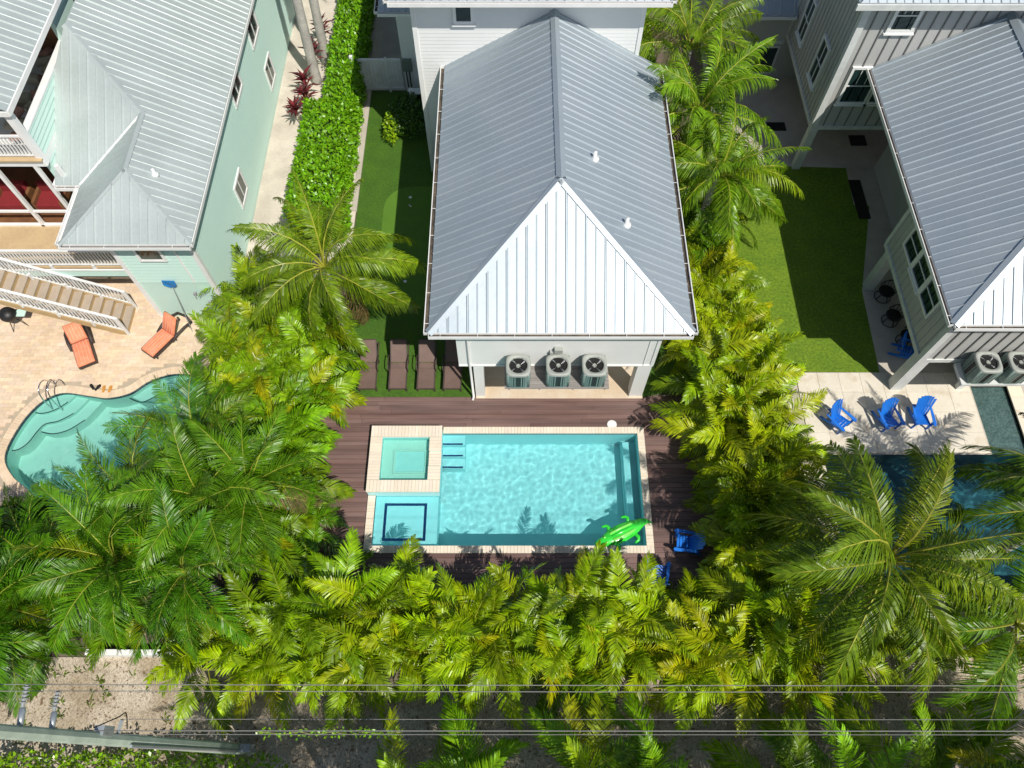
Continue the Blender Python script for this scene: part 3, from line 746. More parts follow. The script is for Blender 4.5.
# ------------------------------------------------------------------ right house
rh = thing('house', 'grey board-and-batten house raised over a shaded carport', 'house', (16,14,0))
RE = 5.16; ex, ey, rrx = 13.25, 11.80, 17.15; rrz = RE+(rrx-ex)*.575; ray_ = ey+(rrx-ex)
WX0 = 13.80
wall_r = B(WX0,12.28,2.1,20.5,17.2,RE-.1).build('upper_wall','grey_siding',rh)
wall_n = B(15.2,17.2,2.1,20.5,23.0,RE-.1).build('rear_wing_wall','grey_siding',rh)
blk = B(12.1,23.0,2.2,22,28.6,8.0).build('block_wall','grey_siding',rh)
def battens(parent, a, r, n, L, z0, z1, step=.30, w=.018, mname='grey_siding'):
    a = Vector((a[0],a[1],0)); r = Vector(r); n = Vector(n); k = step
    while k < L-.05:
        MB().obox(a+r*k+n*.012+Z_*(z0+z1)/2, r, Z_, n, w, (z1-z0)/2, .022).build('batten', mname, parent); k += step
mat('batten_dark', (.20, .20, .19), .6)
battens(wall_r, (WX0,12.28), X_, -Y_, 6.6, 2.2, RE-.1, .40, .020, 'batten_dark')
battens(wall_r, (WX0,12.28), Y_, -X_, 4.9, 2.2, RE-.1, .30)
battens(blk, (12.1,23.0), X_, -Y_, 8, 2.35, 8.0, .42, .020, 'batten_dark')
battens(blk, (12.1,23.0), Y_, -X_, 5.6, 2.35, 8.0, .30)
for args in ((13.72,12.22,2.1,20.5,12.27,2.28),(13.74,12.28,2.1,13.80,17.2,2.28),(13.70,12.20,2.28,13.92,12.28,5.1),(13.72,12.28,2.28,13.80,12.40,5.1),(13.74,17.08,2.28,13.80,17.24,5.1),
             (15.12,17.2,2.1,15.2,23.0,2.26),(12.04,22.94,2.2,22,23.0,2.38),(12.04,23.0,2.2,12.1,28.6,2.38),(12.02,22.92,2.38,12.26,23.0,8.0),(12.02,23.0,2.38,12.10,23.14,8.0),(12.03,28.45,2.38,12.1,28.62,8.0)):
    B(*args).build('trim_board','grey_trim',rh)
for x0, y0, w in ((13.74,12.24,.42),(13.78,16.62,.36),(12.06,22.92,.32),(16.15,12.26,.2)):
    B(x0,y0,0,x0+w,y0+w*.9,2.1 if x0 != 12.06 else 2.2).build('column','grey_trim',rh)
B(16.3,12.6,0,20.5,13.2,2.1).build('lower_wall','grey_siding',rh); B(15.6,14.5,0,20.5,23,2.1).build('lower_wall','grey_siding',rh); B(13.2,25.5,0,22,28.6,2.2).build('lower_wall','grey_siding',rh)
# three-light window on the west wall; sash windows on the tall block
for k in range(3): window(rh, (WX0,13.35+k*1.05+.42,3.75), Y_, -X_, .86, .95, 1, 2, fr=.095, mname='white_trim', sill=(k == 1))
for yc in (27.2,24.65): window(rh, (12.1,yc,4.05), Y_, -X_, .75, 1.65, 2, 2, fr=.10, mname='white_trim')
window(rh, (13.15,23.0,4.35), X_, -Y_, .95, 1.5, 1, 2, 3, fr=.10); window(rh, (14.28,23.0,4.35), X_, -Y_, .95, 1.5, 1, 2, 3, fr=.10)
window(rh, (13.58,23.0,7.3), X_, -Y_, .72, 1.1, 1, 2, 3, fr=.12)
# front wing roof
B(ex+.03,ey+.03,RE-.18,21.0,23.0,RE-.08).build('soffit','grey_trim',rh)
rr = MB(); hipcore(rr, ex+.03, 2*rrx-ex-.03, ey+.03, 22.98, RE-.05, rrx, ray_, rrz-.05); rr = rr.build('roof','roof_metal',rh)
Ar, Br = (rrx,ray_,rrz), (rrx,22.98,rrz); exr = 2*rrx-ex
roof_panels(rr, [(ex,ey,RE),Ar,Br,(ex,22.98,RE)], (0,1,0), .29, 'roof_metal')
roof_panels(rr, [(ex,ey,RE),(exr,ey,RE),Ar], (1,0,0), .29, 'roof_metal', (.035,.03))
roof_panels(rr, [(exr,ey,RE),(exr,22.98,RE),Br,Ar], (0,1,0), .29, 'roof_metal')
nW = (-.575,0,1); nS = (0,-.575,1); nE = (.575,0,1)
ridge_cap(rr, (ex,ey,RE), Ar, nW, nS, 'roof_metal', .15, 'hip_cap'); ridge_cap(rr, Ar, Br, nW, nE, 'roof_metal', .2); ridge_cap(rr, (exr,ey,RE), Ar, nE, nS, 'roof_metal', .15, 'hip_cap')
gutter(rr, (ex,ey,RE-.01), (ex,22.98,RE-.01), (-1,0,0)); gutter(rr, (ex,ey,RE-.01), (exr,ey,RE-.01), (0,-1,0))
# tall block roof edge and rear part
br = B(11.5,22.4,8.0,23,30,8.12).build('block_roof','roof_metal',rh)
B(11.4,22.32,7.94,23,22.40,8.14).build('fascia','grey_trim',br)
roof_panels(br, [(11.5,22.4,8.16),(23,22.4,8.16),(17.2,28,11.0)], (1,0,0), .29, 'roof_metal')
nb = B(9.9,28.6,0,22,38,3.4).build('rear_wall','grey_siding',rh); B(9.84,28.54,1.82,12.04,28.6,1.98).build('trim_board','grey_trim',rh)
window(rh, (11.45,28.6,1.0), X_, -Y_, .85, 1.3, 1, 1, fr=.09, mname='grey_trim', sill=False)
nr = B(9.6,28.2,3.38,12.1,38,3.43).build('rear_roof','roof_metal',rh)
roof_panels(nr, [(9.6,28.2,3.5),(12.08,28.2,3.5),(12.08,30.4,4.8)], (1,0,0), .29, 'roof_metal'); roof_panels(nr, [(9.6,28.2,3.5),(12.08,30.4,4.8),(12.08,38,4.8),(9.6,38,3.5)], (0,1,0), .29, 'roof_metal')
gutter(nr, (9.6,28.2,3.49),(12.0,28.2,3.49),(0,-1,0))
#PART2
# ------------------------------------------------------------------ air conditioners
def superell(cx, cy, z, w, p=4.0, n=28):
    out = []
    for k in range(n):
        t = 2*math.pi*k/n; c, s_ = math.cos(t), math.sin(t)
        out.append((cx+w/2*math.copysign(abs(c)**(2/p), c), cy+w/2*math.copysign(abs(s_)**(2/p), s_), z))
    return out
def circ(cx, cy, z, r, n=28): return [(cx+r*math.cos(2*math.pi*k/n), cy+r*math.sin(2*math.pi*k/n), z) for k in range(n)]
def make_ac(w=.78, h=.86):
    t = thing('air_conditioner', 'x x x x', 'air conditioner', (0,0,0))
    m = MB(); m.rings([superell(0,0,0,w*.94), superell(0,0,.05,w*.98), superell(0,0,h-.08,w*.98)]); body = m.build('body', 'black_part', t)
    for k in range(44):                                  # louvre fins round the cabinet
        a = 2*math.pi*(k+.5)/44; c, s_ = math.cos(a), math.sin(a)
        x = w/2*math.copysign(abs(c)**.5, c); y = w/2*math.copysign(abs(s_)**.5, s_)
        n_ = Vector((math.copysign(abs(c)**1.5, c), math.copysign(abs(s_)**1.5, s_), 0)).normalized()
        MB().obox((x,y,h/2), n_.cross(Z_), Z_, n_, .020, h/2-.09, .012).build('louvre', 'ac_metal', body)
    for a in (45,135,225,315):
        c, s_ = math.cos(math.radians(a)), math.sin(math.radians(a)); x = w/2*.845*math.copysign(1, c); y = w/2*.845*math.copysign(1, s_)
        MB().tube([(x,y,.02),(x,y,h-.06)], .05, 8).build('corner_post', 'ac_metal', t, True)
    m = MB(); m.rings([superell(0,0,.0,w*1.0), superell(0,0,.07,w*1.0)]); m.build('base_pan', 'ac_metal', t)
    m = MB(); m.rings([superell(0,0,h-.10,w*1.03), superell(0,0,h-.03,w*1.03), superell(0,0,h,w*.98), circ(0,0,h+.005,w*.38), circ(0,0,h-.16,w*.38)], cap=False); m.build('top_cover', 'ac_top', t, True)
    m = MB(); m.rings([circ(0,0,h-.17,w*.39), circ(0,0,h-.165,w*.39)]); m.build('fan_well', 'black_part', t)
    m = MB(); m.rings([circ(0,0,h-.12,.075,14), circ(0,0,h-.05,.07,14)]); hub = m.build('fan_hub', 'ac_top', t)
    for k in range(4):
        a0 = k*math.pi/2+.3; m = MB(); q = []
        for r_, w0, dz in ((.07,.30,.0),(.18,.45,.01),(.285,.50,.015)):
            q.append(((r_*math.cos(a0-w0), r_*math.sin(a0-w0), h-.13-dz),(r_*math.cos(a0+w0), r_*math.sin(a0+w0), h-.08+dz)))
        vs = [p for a in q for p in a]; m.add(vs, [(0,1,3,2),(2,3,5,4),(2,3,1,0)[::1],(4,5,3,2)]); m.build('fan_blade', 'galvanised', t)
    g = MB()
    for r_ in (.12,.18,.24): g.rings([circ(0,0,h+.006,r_,24), circ(0,0,h+.006,r_+.008,24), circ(0,0,h-.002,r_+.008,24)], cap=False)
    for k in range(6):
        a = k*math.pi/3; g.bar((.05*math.cos(a),.05*math.sin(a),h+.004),(.30*math.cos(a),.30*math.sin(a),h+.004), .009, .008)
    g.build('fan_grille', 'black_part', t)
    return t
plat = thing('equipment_platform', 'weathered grey plank platform carrying three air conditioners on the white wall', 'platform', (1.5,11.9,2.3))
for k in range(6): block('plank', 'grey_wood', -.24, 11.08+k*.145, 2.36, 3.19, 11.08+k*.145+.138, 2.40, plat)
for x in (-.1,.9,2.0,3.05): MB().bar((x,11.1,2.315),(x,11.93,2.315),.06,.09).build('bracket','grey_wood',plat)
ac0 = make_ac()
for i, (x, y, lb) in enumerate(((.20,11.48,'leftmost of three air conditioners on grey planks below white roof'),(1.49,11.50,'middle of three air conditioners on grey planks below white roof'),(2.65,11.50,'rightmost of three air conditioners on grey planks below white roof'))):
    o = ac0 if i == 0 else copy_tree(ac0); o.location = (x,y,2.402); tag(o, lb, 'air conditioner', 'air conditioners at the white house')
m = B(15.0,11.38,1.98,20,12.2,2.1).build('equipment_platform', 'grey_trim'); tag(m, 'grey ledge carrying air conditioners beside the pebbled pool shelf', 'platform')
for x, lb in ((15.55,'air conditioner on the grey ledge nearest the stone patio'),(16.62,'air conditioner on the grey ledge cut by the right edge')):
    o = copy_tree(ac0); o.location = (x,11.78,2.102); tag(o, lb, 'air conditioner', 'air conditioners at the grey house')
m = MB(); m.box(1.36,11.80,3.42,1.62,11.945,3.62); m.box(1.22,11.84,3.30,1.36,11.945,3.42); tag(m.build('electric_box', 'ac_top'), 'small grey disconnect box above the middle air conditioner', 'electric box')

# ------------------------------------------------------------------ adirondack chairs
def make_adirondack():
    t = thing('garden_chair', 'x x x x', 'chair')
    # sits at origin, faces -Y
    for s in (-1, 1):
        m = MB(); m.solid([(s*.27-.02,-.42,.0),(s*.27-.02,-.36,.0),(s*.27-.02,-.36,.53),(s*.27-.02,-.45,.53)], (.045,0,0)); m.build('front_leg', 'blue_plastic', t)
        m = MB(); m.solid([(s*.24-.02,-.42,.26),(s*.24-.02,.40,.0),(s*.24-.02,.50,.0),(s*.24-.02,.46,.08),(s*.24-.02,-.42,.37)], (.04,0,0)); m.build('side_rail', 'blue_plastic', t)
        pts = [(.27,-.50),(.35,-.52),(.385,-.44),(.37,-.10),(.335,.30),(.28,.34),(.27,.0)]
        m = MB(); m.prism([(s*x, y) for x, y in pts], .53, .555); m.build('armrest', 'blue_plastic', t)
    for k in range(5):
        y = -.40+k*.105; z = .37-(y+.42)*.30; MB().obox((0,y+.045,z+.0), X_, Vector((0,1,-.30)).normalized(), Vector((0,.30,1)).normalized(), .265, .045, .012).build('seat_slat', 'blue_plastic', t)
    d = Vector((0,.42,1)).normalized()
    for k in range(7):
        f = (k-3)/3; L = .84+.12*math.sqrt(max(0,1-(f*.98)**2)); b0 = Vector((f*.20,.06,.20)); b1 = b0+d*L+Vector((f*.085,0,0)); n_ = Vector((0,-1,.42)).normalized()
        r = X_; m = MB(); w0, w1 = .029, .042
        p = lambda a, x, h: a+r*x+n_*h+Vector((0,.035*f*f*-1,0))
        m.add([p(b0,-w0,0),p(b0,w0,0),p(b1,w1,0),p(b1,-w1,0),p(b0,-w0,.02),p(b0,w0,.02),p(b1,w1,.02),p(b1,-w1,.02)], [(0,3,2,1)[::-1],(4,5,6,7)[::1],(0,1,5,4),(1,2,6,5),(2,3,7,6),(3,0,4,7)])
        m.build('back_slat', 'blue_plastic', t)
    MB().obox((0,.315,.50), X_, Vector((0,1,0)), Z_, .31, .02, .04).build('back_brace', 'blue_plastic', t)
    return t
ch = make_adirondack()
for i, (x, y, a, lb, g) in enumerate(((11.45,10.95,38,'blue slatted garden chair turned sideways, leftmost on the stone patio',1),(13.22,11.0,14,'middle blue slatted garden chair of three on the stone patio',1),
        (14.42,11.08,-3,'rightmost blue slatted garden chair on the patio, nearest pebbled shelf',1),(14.55,13.75,60,'blue slatted garden chair in carport shade behind the column',0),
        (5.72,6.5,-98,'blue slatted garden chair on brown deck beside the crocodile float',0),(4.60,5.42,170,'blue slatted garden chair half hidden by palms below the pool corner',0))):
    o = ch if i == 0 else copy_tree(ch); o.location = (x,y,.014 if i < 3 else .006); o.rotation_euler.z = math.radians(a); tag(o, lb, 'chair', 'blue garden chairs'); o.scale = (.96,.96,.96)

# ------------------------------------------------------------------ brown sling loungers
def make_lounger():
    t = thing('sun_lounger', 'x x x x', 'sun lounger')   # origin at foot centre, head towards +Y
    m = MB()
    for s in (-1, 1): m.bar((s*.31,0,.30),(s*.31,1.95,.30), .04, .05)
    m.bar((-.31,.02,.30),(.31,.02,.30), .04, .05); m.bar((-.31,1.93,.30),(.31,1.93,.30), .04, .05); m.build('frame', 'brown_frame', t)
    for s in (-1, 1):
        for y in (.08, 1.25): MB().bar((s*.31,y,0),(s*.31,y,.28), .045, .045, up=(0,1,0)).build('leg', 'brown_frame', t)
        ar = MB(); ar.tube([(s*.34,.72,.31),(s*.355,.74,.52),(s*.36,.9,.56),(s*.355,1.28,.54),(s*.34,1.34,.36)], .02, 6); ar.build('armrest', 'brown_frame', t, True)
    sg = MB()
    for k in range(8):
        x0, x1 = -.285, .285; y0, y1 = .04+k*.082*1.25, .04+(k+1)*.082*1.25; f = lambda y: .325-.02*math.sin(y*3)
        sg.add([(x0,y0,f(y0)),(x1,y0,f(y0)),(x1,y1,f(y1)),(x0,y1,f(y1)),(x0,y0,f(y0)-.012),(x1,y0,f(y0)-.012),(x1,y1,f(y1)-.012),(x0,y1,f(y1)-.012)], [(0,1,2,3),(7,6,5,4),(0,4,5,1),(2,6,7,3)])
    sg.build('seat_sling', 'brown_sling', t)
    MB().solid([(-.285,.87,.315),(.285,.87,.315),(.285,1.09,.325),(-.285,1.09,.325)], (0,0,-.015)).build('hip_sling', 'brown_sling', t)
    b0, b1 = Vector((0,1.11,.33)), Vector((0,1.80,.78)); m = MB(); m.solid([b0-X_*.285,b0+X_*.285,b1+X_*.27,b1-X_*.27], (0,.008,-.015)); m.build('back_sling', 'brown_sling', t)
    m = MB(); m.bar(b0-X_*.295,b1-X_*.285,.03,.035); m.bar(b0+X_*.295,b1+X_*.285,.03,.035); m.bar(b1-X_*.28,b1+X_*.28,.03,.03); m.build('back_frame', 'brown_frame', t)
    return t
lg = make_lounger()
for i, (x, lb) in enumerate(((-5.22,'brown sling lounger on the turf nearest the palms, first from left'),(-4.13,'brown sling lounger on the turf, second from the left'),(-3.11,'brown sling lounger on turf, third from left, its head clipped by shadow'),(-2.16,'brown sling lounger beside the white house, mostly in shadow'))):
    o = lg if i == 0 else copy_tree(lg); o.location = (x,12.12,0); o.rotation_euler.z = math.radians((1,.5,0,-.5)[i]); tag(o, lb, 'sun lounger', 'brown loungers on the turf')

# ------------------------------------------------------------------ orange cushioned loungers
def make_orange(back):
    t = thing('sun_lounger', 'x x x x', 'sun lounger')
    m = MB(); n_ = 12
    prof = [(-.31,.02),(.31,.02),(.34,.2),(.34,1.2),(-.34,1.2),(-.34,.2)]
    m.prism(prof, .16, .26); m.build('base', 'wicker_dark', t)
    for s in (-1, 1):
        m = MB(); m.tube([(s*.38,.9,.24),(s*.40,1.2,.36),(s*.40,1.6,.38),(s*.36,1.92,.28)], .05, 7); m.build('side_frame', 'wicker_dark', t, True)
        for y in (.15,1.1,1.8): MB().bar((s*.28,y,0),(s*.28,y,.2), .06,.06, up=(0,1,0)).build('leg', 'wicker_dark', t)
    m = MB(); m.tube([(-.36,1.92,.28),(0,2.0,.28),(.36,1.92,.28)], .05, 7); m.build('end_frame','wicker_dark',t,True)
    def cushion(p0, p1, name):
        p0 = Vector(p0); p1 = Vector(p1); d = (p1-p0).normalized(); nn = X_.cross(d).normalized(); m = MB(); rg = []
        for f, g in ((0,.35),(.06,.9),(.5,1.0),(.94,.9),(1,.35)):
            c = p0+(p1-p0)*f; ring = []
            for x, h in ((-.30,-.03),(.30,-.03),(.31,.04*g),(.23,.085*g),(.125,.06*g),(.03,.09*g),(-.03,.09*g),(-.125,.06*g),(-.23,.085*g),(-.31,.04*g)): ring.append(c+X_*x+nn*h)
            rg.append(ring)
        m.rings(rg); o = m.build(name, 'orange_cushion', t, True)
        for x in (-.235,-.12,0,.12,.235):
            MB().bar(p0+X_*x+nn*(.088 if abs(x)!=.12 else .068)+d*.05, p1+X_*x+nn*(.088 if abs(x)!=.12 else .068)-d*.05, .010, .008, up=nn).build('piping', 'orange_piping', o)
    cushion((0,.04,.30),(0,1.12,.30),'seat_cushion'); cushion((0,1.14,.32),(0,1.14+.72*math.cos(back),.32+.72*math.sin(back)),'back_cushion')
    bp = MB(); bp.obox((0,1.14+.36*math.cos(back),.27+.36*math.sin(back)), X_, Vector((0,math.cos(back),math.sin(back))), Vector((0,-math.sin(back),math.cos(back))), .30,.36,.03); bp.build('backrest','wicker_dark',t)
    return t
o1 = make_orange(math.radians(32)); o1.location = (-15.55,13.12,.003); o1.rotation_euler.z = math.radians(28); tag(o1, 'orange cushioned lounger on the terrace below the stairs', 'sun lounger', 'orange loungers on the terrace')
o2 = make_orange(math.radians(55)); o2.location = (-13.5,13.6,.003); o2.rotation_euler.z = math.radians(-34); tag(o2, 'orange cushioned lounger by the green wall, backrest raised steeply', 'sun lounger', 'orange loungers on the terrace')

# ------------------------------------------------------------------ inflatable crocodile
fl = thing('inflatable_float', 'bright green inflatable crocodile floating in the pool corner', 'pool float', (3.62,6.92,WZ), math.radians(26))
def loft(m, sec, n=14):
    rg = []
    for (x, y, z, w, h) in sec: rg.append([(x, y+w*math.cos(2*math.pi*k/n), z+h*math.sin(2*math.pi*k/n)) for k in range(n)])
    m.rings(rg[::-1]); return m
def local(m, name, mname, smooth=True, par=None):
    o = bpy.data.objects.new(name, m.mesh(name, mname, smooth)); COL.objects.link(o); o.parent = par or fl; return o
body = local(loft(MB(), [(-.98,0,.10,.02,.02),(-.96,0,.10,.10,.06),(-.85,0,.12,.15,.09),(-.70,0,.13,.17,.11),(-.55,.0,.15,.22,.13),(-.3,0,.15,.29,.14),(0,0,.15,.31,.15),(.3,0,.15,.28,.14),(.55,0,.16,.21,.13),(.75,.02,.17,.15,.11),(.9,.0,.18,.10,.08),(1.0,-.07,.19,.06,.05),(1.06,-.16,.19,.02,.02)]), 'body', 'float_green')
for y in (-.13, 0, .13):
    local(loft(MB(), [(-.42,y*.8,.25,.015,.015),(-.38,y*.9,.26,.05,.05),(0,y,.285 if y == 0 else .265,.055,.05),(.35,y*.9,.26,.05,.05),(.5,y*.7,.24,.015,.015)], 8), 'ridge', 'float_lime' if y else 'float_green', par=body)
for sx, sy in ((-.35,1),(-.35,-1),(.38,1),(.38,-1)):
    m = MB(); m.tube([(sx,sy*.22,.12),(sx+.06,sy*.36,.10),(sx+.02,sy*.44,.09),(sx-.10,sy*.47,.08),(sx-.14,sy*.47,.08)], [.07,.065,.055,.045,.015], 8); local(m, 'leg', 'float_green')
for sy in (-1, 1):
    m = MB(); loft(m, [(-.66,sy*.09,.24,.01,.01),(-.64,sy*.09,.25,.04,.04),(-.58,sy*.09,.25,.04,.04),(-.56,sy*.09,.24,.01,.01)], 8); local(m, 'eye', 'float_lime')
    m = MB(); m.tube([(-.22,sy*.2,.27),(-.20,sy*.2,.32),(-.12,sy*.2,.32),(-.10,sy*.2,.27)], .012, 6); local(m, 'handle', 'float_dark')
m = MB(); m.bar((-.95,.1,.15),(-.72,.155,.16),.012,.015); m.bar((-.95,-.1,.15),(-.72,-.155,.16),.012,.015); local(m, 'mouth_line', 'float_dark', False)

# ------------------------------------------------------------------ small things on the left terrace
m = MB()
for x in (-16.62,-16.30): m.tube(smooth_line([(x,11.55,-.35),(x,11.62,.5),(x-.02,11.85,.85),(x-.02,12.2,.80),(x-.02,12.38,.45),(x-.02,12.42,.0)]), .024, 8)
tag(m.build('pool_handrail', 'steel', smooth=True), 'bent steel handrail at the kidney pool steps', 'handrail')
def sandal(x, y, a, mname, lb):
    m = MB(); c, s_ = math.cos(a), math.sin(a); pts = [(-.04,-.13),(.04,-.13),(.045,0),(.055,.1),(.03,.15),(-.03,.15),(-.05,.1),(-.045,0)]
    m.prism([(x+px*c-py*s_, y+px*s_+py*c) for px, py in pts], .004, .035); q = lambda px, py, z: (x+px*c-py*s_, y+px*s_+py*c, z)
    m.tube([q(-.05,.03,.03),q(-.02,.06,.075),q(.02,.06,.075),q(.05,.03,.03)], .014, 5)
    tag(m.build('sandal', mname), lb, 'sandal', 'sandals by the kidney pool')
sandal(-15.30,12.36,.7,'black_part','left black sandal at the kidney pool edge'); sandal(-15.10,12.33,-.5,'black_part','right black sandal at the kidney pool edge')
sandal(-14.86,12.27,.1,'orange_clay','left tan sandal at the kidney pool edge'); sandal(-14.63,12.27,-.1,'orange_clay','right tan sandal at the kidney pool edge')
nt = thing('pool_net', 'blue leaf net on a long pole leaning on the green wall', 'pool net', (-12.15,14.75,0))
MB().tube([(-12.12,14.72,.02),(-12.17,15.34,2.05)], .016, 6).build('pole', 'galvanised', nt)
m = MB(); rim = [(-12.17-.06,15.33,2.05),(-12.17-.22,15.28,2.28),(-12.17-.20,15.30,2.5),(-12.17+.22,15.30,2.48),(-12.17+.22,15.28,2.25),(-12.17+.06,15.33,2.05)]
m.tube(rim, .018, 6); m.build('rim', 'net_blue', nt); MB().solid([Vector(p) for p in rim][::-1], (0,.02,0)).build('net', 'net_blue', nt)
for i, (x, z) in enumerate(((-11.55,1.6),(-11.2,1.05),(-11.0,.45))):
    m = MB(); m.box(x-.05,15.33,z-.06,x+.05,15.43,z+.06); m.tube([(x,15.36,z),(x+.02,15.27,z-.03),(x+.02,15.26,z-.12)], .018, 6); tag(m.build('wall_tap', 'shingle_box'), ('outlet box high on the green wall above the patio','outlet box midway up the green wall near the corner','hose tap low on the green wall near the corner')[i], 'wall fitting')
g = thing('barbecue', 'dark kettle barbecue with green side shelf at the left edge', 'barbecue', (-18.75,15.0,0))
m = MB(); m.rings([[(-18.75+r*math.cos(t*math.pi/9),15.0+r*math.sin(t*math.pi/9),z) for t in range(18)] for r, z in ((.05,.52),(.24,.60),(.30,.75),(.30,.80),(.24,.95),(.05,1.02))]); m.build('kettle','black_part',g,True)
for a in (0,2.1,4.2): MB().tube([(-18.75+.1*math.cos(a),15.0+.1*math.sin(a),.6),(-18.75+.32*math.cos(a),15.0+.32*math.sin(a),0)], .015, 6).build('leg','black_part',g)
B(-18.50,14.95,.72,-18.15,15.25,.75).build('side_shelf','seafoam',g)

# furniture seen in the screened porch and on the balcony
def sofa(x, y, z, w, d, lb, mname):
    t = thing('armchair', lb, 'armchair', (x,y,z)); B(x-w/2,y-d/2,z+.012,x+w/2,y+d/2,z+.22).build('base','brown_wood',t)
    B(x-w/2+.12,y-d/2+.02,z+.22,x+w/2-.12,y+d/2-.18,z+.45).build('seat_cushion',mname,t); B(x-w/2+.12,y+d/2-.18,z+.22,x+w/2-.12,y+d/2,z+.85).build('back_cushion',mname,t)
    for s in (-1,1): B(x+s*(w/2-.06)-.06,y-d/2,z+.22,x+s*(w/2-.06)+.06,y+d/2,z+.6).build('armrest','brown_wood',t)
sofa(-17.0,18.75,D,1.15,.9,'red cushioned armchair inside the screened porch, right one','red_fabric'); sofa(-18.4,18.75,D,1.2,.9,'red cushioned armchair inside the screened porch, left one','red_fabric')
tb = thing('side_table','small dark table in the right bay of the screened porch','table',(-15.6,18.7,D)); B(-15.95,18.4,D+.5,-15.3,19.0,D+.54).build('table_top','cushion_beige',tb)
for dx in (-.28,.28):
    for dy in (-.25,.25): B(-15.62+dx-.02,18.7+dy-.02,D+.012,-15.62+dx+.02,18.7+dy+.02,D+.5).build('leg','black_part',tb)
cu = []
ADJ = ['bottom','lower','upper','topmost']
for k in range(13):
    x, y = -16.25+U(-.35,.35), 18.5+k*.30; z = bz+.14+U(0,.5)
    m = MB(); w, d_, h = U(.22,.34), U(.15,.22), U(.09,.14)
    m.rings([[(sx*w*f, sy*d_*f, zz) for sx, sy in ((-1,-1),(1,-1),(1,1),(-1,1))] for f, zz in ((.8,-h),(1,-h*.4),(1,h*.4),(.8,h))])
    o = tag(m.build('outdoor_cushion', 'cushion_beige' if k % 3 else 'cushion_pink'), f'{("pinkish" if k % 3 == 0 else "beige")} cushion heaped on the upper balcony, {ORD[k]} from the railing', 'cushion', 'cushions heaped on the balcony')
    o.location = (x,y,z); o.rotation_euler = (U(-.4,.4),U(-.5,.5),U(-1,1))
m = B(-16.5,22.4,bz,-15.7,23.0,bz+1.4).build('storage_cabinet','brown_wood'); tag(m, 'brown cabinet at the far end of the upper balcony', 'cabinet')

# gate, meter, small condenser at the back of the turf
gt = thing('garden_gate', 'white vinyl gate with diagonal brace behind the turf', 'gate', (-6,27.7,0))
for k in range(13): B(-6.98+k*.158,27.70,.06,-6.98+k*.158+.150,27.73,1.75).build('board','white_vinyl',gt)
for z in (.12,1.62): B(-7.0,27.66,z,-4.92,27.70,z+.12).build('rail','white_vinyl',gt)
MB().bar((-6.5,27.675,.25),(-5.7,27.675,1.62),.05,.10,up=(0,1,0)).build('brace','white_vinyl',gt); B(-5.62,27.64,0,-5.52,27.70,1.85).build('gate_post','white_vinyl',gt); B(-7.14,27.62,0,-7.0,27.76,1.9).build('gate_post','white_vinyl',gt)
me_ = thing('electric_meter', 'grey electric meter box on the shaded white wall', 'meter', (-4.62,27.5,1.1)); B(-4.82,27.42,1.3,-4.42,27.60,1.85).build('box','meter_grey',me_)
for dx in (-.08,.06): MB().tube([(-4.62+dx,27.5,.4),(-4.62+dx,27.5,1.3)],.03,6).build('conduit','black_part',me_)
cd = thing('condenser', 'small white wall condenser behind the shrub', 'air conditioner', (-4.2,26.6,0)); B(-4.6,26.45,.35,-3.75,26.8,.95).build('case','white_vinyl',cd)
m = MB(); m.rings([[(-4.05+r*math.cos(t*math.pi/10),y_,.65+r*math.sin(t*math.pi/10)) for t in range(20)] for r, y_ in ((.25,26.45),(.23,26.43))]); m.build('fan_guard','black_part',cd)
for x in (-4.5,-3.9): B(x,26.5,0,x+.06,26.75,.35).build('foot','black_part',cd)
for i, (x, y, lb) in enumerate(((-4.28,21.35,'white golf cup ring at the far end of the putting green'),(-4.21,17.05,'white golf cup ring at the near end of the putting green'))):
    m = MB(); m.rings([circ(x,y,.004,.07,14), circ(x,y,.02,.06,14)]); tag(m.build('golf_cup','ball_white'), lb, 'golf cup')
m = MB(); m.tube([(-4.30,20.95,.0),(-4.25,20.85,.03),(-4.20,20.83,.03)], .025, 5); tag(m.build('golf_marker','ball_white'), 'small white marker lying on the putting green', 'marker')
# dark rattan chairs and mats in the carport
def round_chair(x, y, a, lb):
    t = thing('rattan_chair', lb, 'chair', (x,y,0), a, 'dark rattan chairs in the carport')
    def L(m, n_): o = bpy.data.objects.new(n_, m.mesh(n_, 'black_part')); COL.objects.link(o); o.parent = t
    m = MB(); m.rings([circ(0,0,.36,.26,16), circ(0,0,.42,.30,16), circ(0,0,.44,.26,16)]); L(m,'seat')
    m = MB(); m.tube([(.30*math.cos(t_),.30*math.sin(t_),.03) for t_ in [k*math.pi/10 for k in range(21)]], .016, 5, cap=False); L(m,'base_ring')
    for k in range(4): m = MB(); m.bar((.28*math.cos(k*1.57),.28*math.sin(k*1.57),.03),(.1*math.cos(k*1.57),.1*math.sin(k*1.57),.38),.03,.03); L(m,'leg')
    m = MB(); m.tube([(.30*math.cos(t_),.30*math.sin(t_),.62+.18*math.cos(t_)) for t_ in [-2+k*.2 for k in range(21)]], .022, 6); L(m,'back_rim')
    for k in range(9): t_ = -1.8+k*.45; m = MB(); m.bar((.27*math.cos(t_),.27*math.sin(t_),.42),(.30*math.cos(t_),.30*math.sin(t_),.62+.18*math.cos(t_)),.02,.02); L(m,'back_spindle')
round_chair(14.40,16.3,.4,'dark rattan chair in the carport nearest the column'); round_chair(14.42,15.2,.2,'dark rattan chair in the carport, middle of three'); round_chair(14.75,14.3,.1,'dark rattan chair in the carport nearest the blue chair')
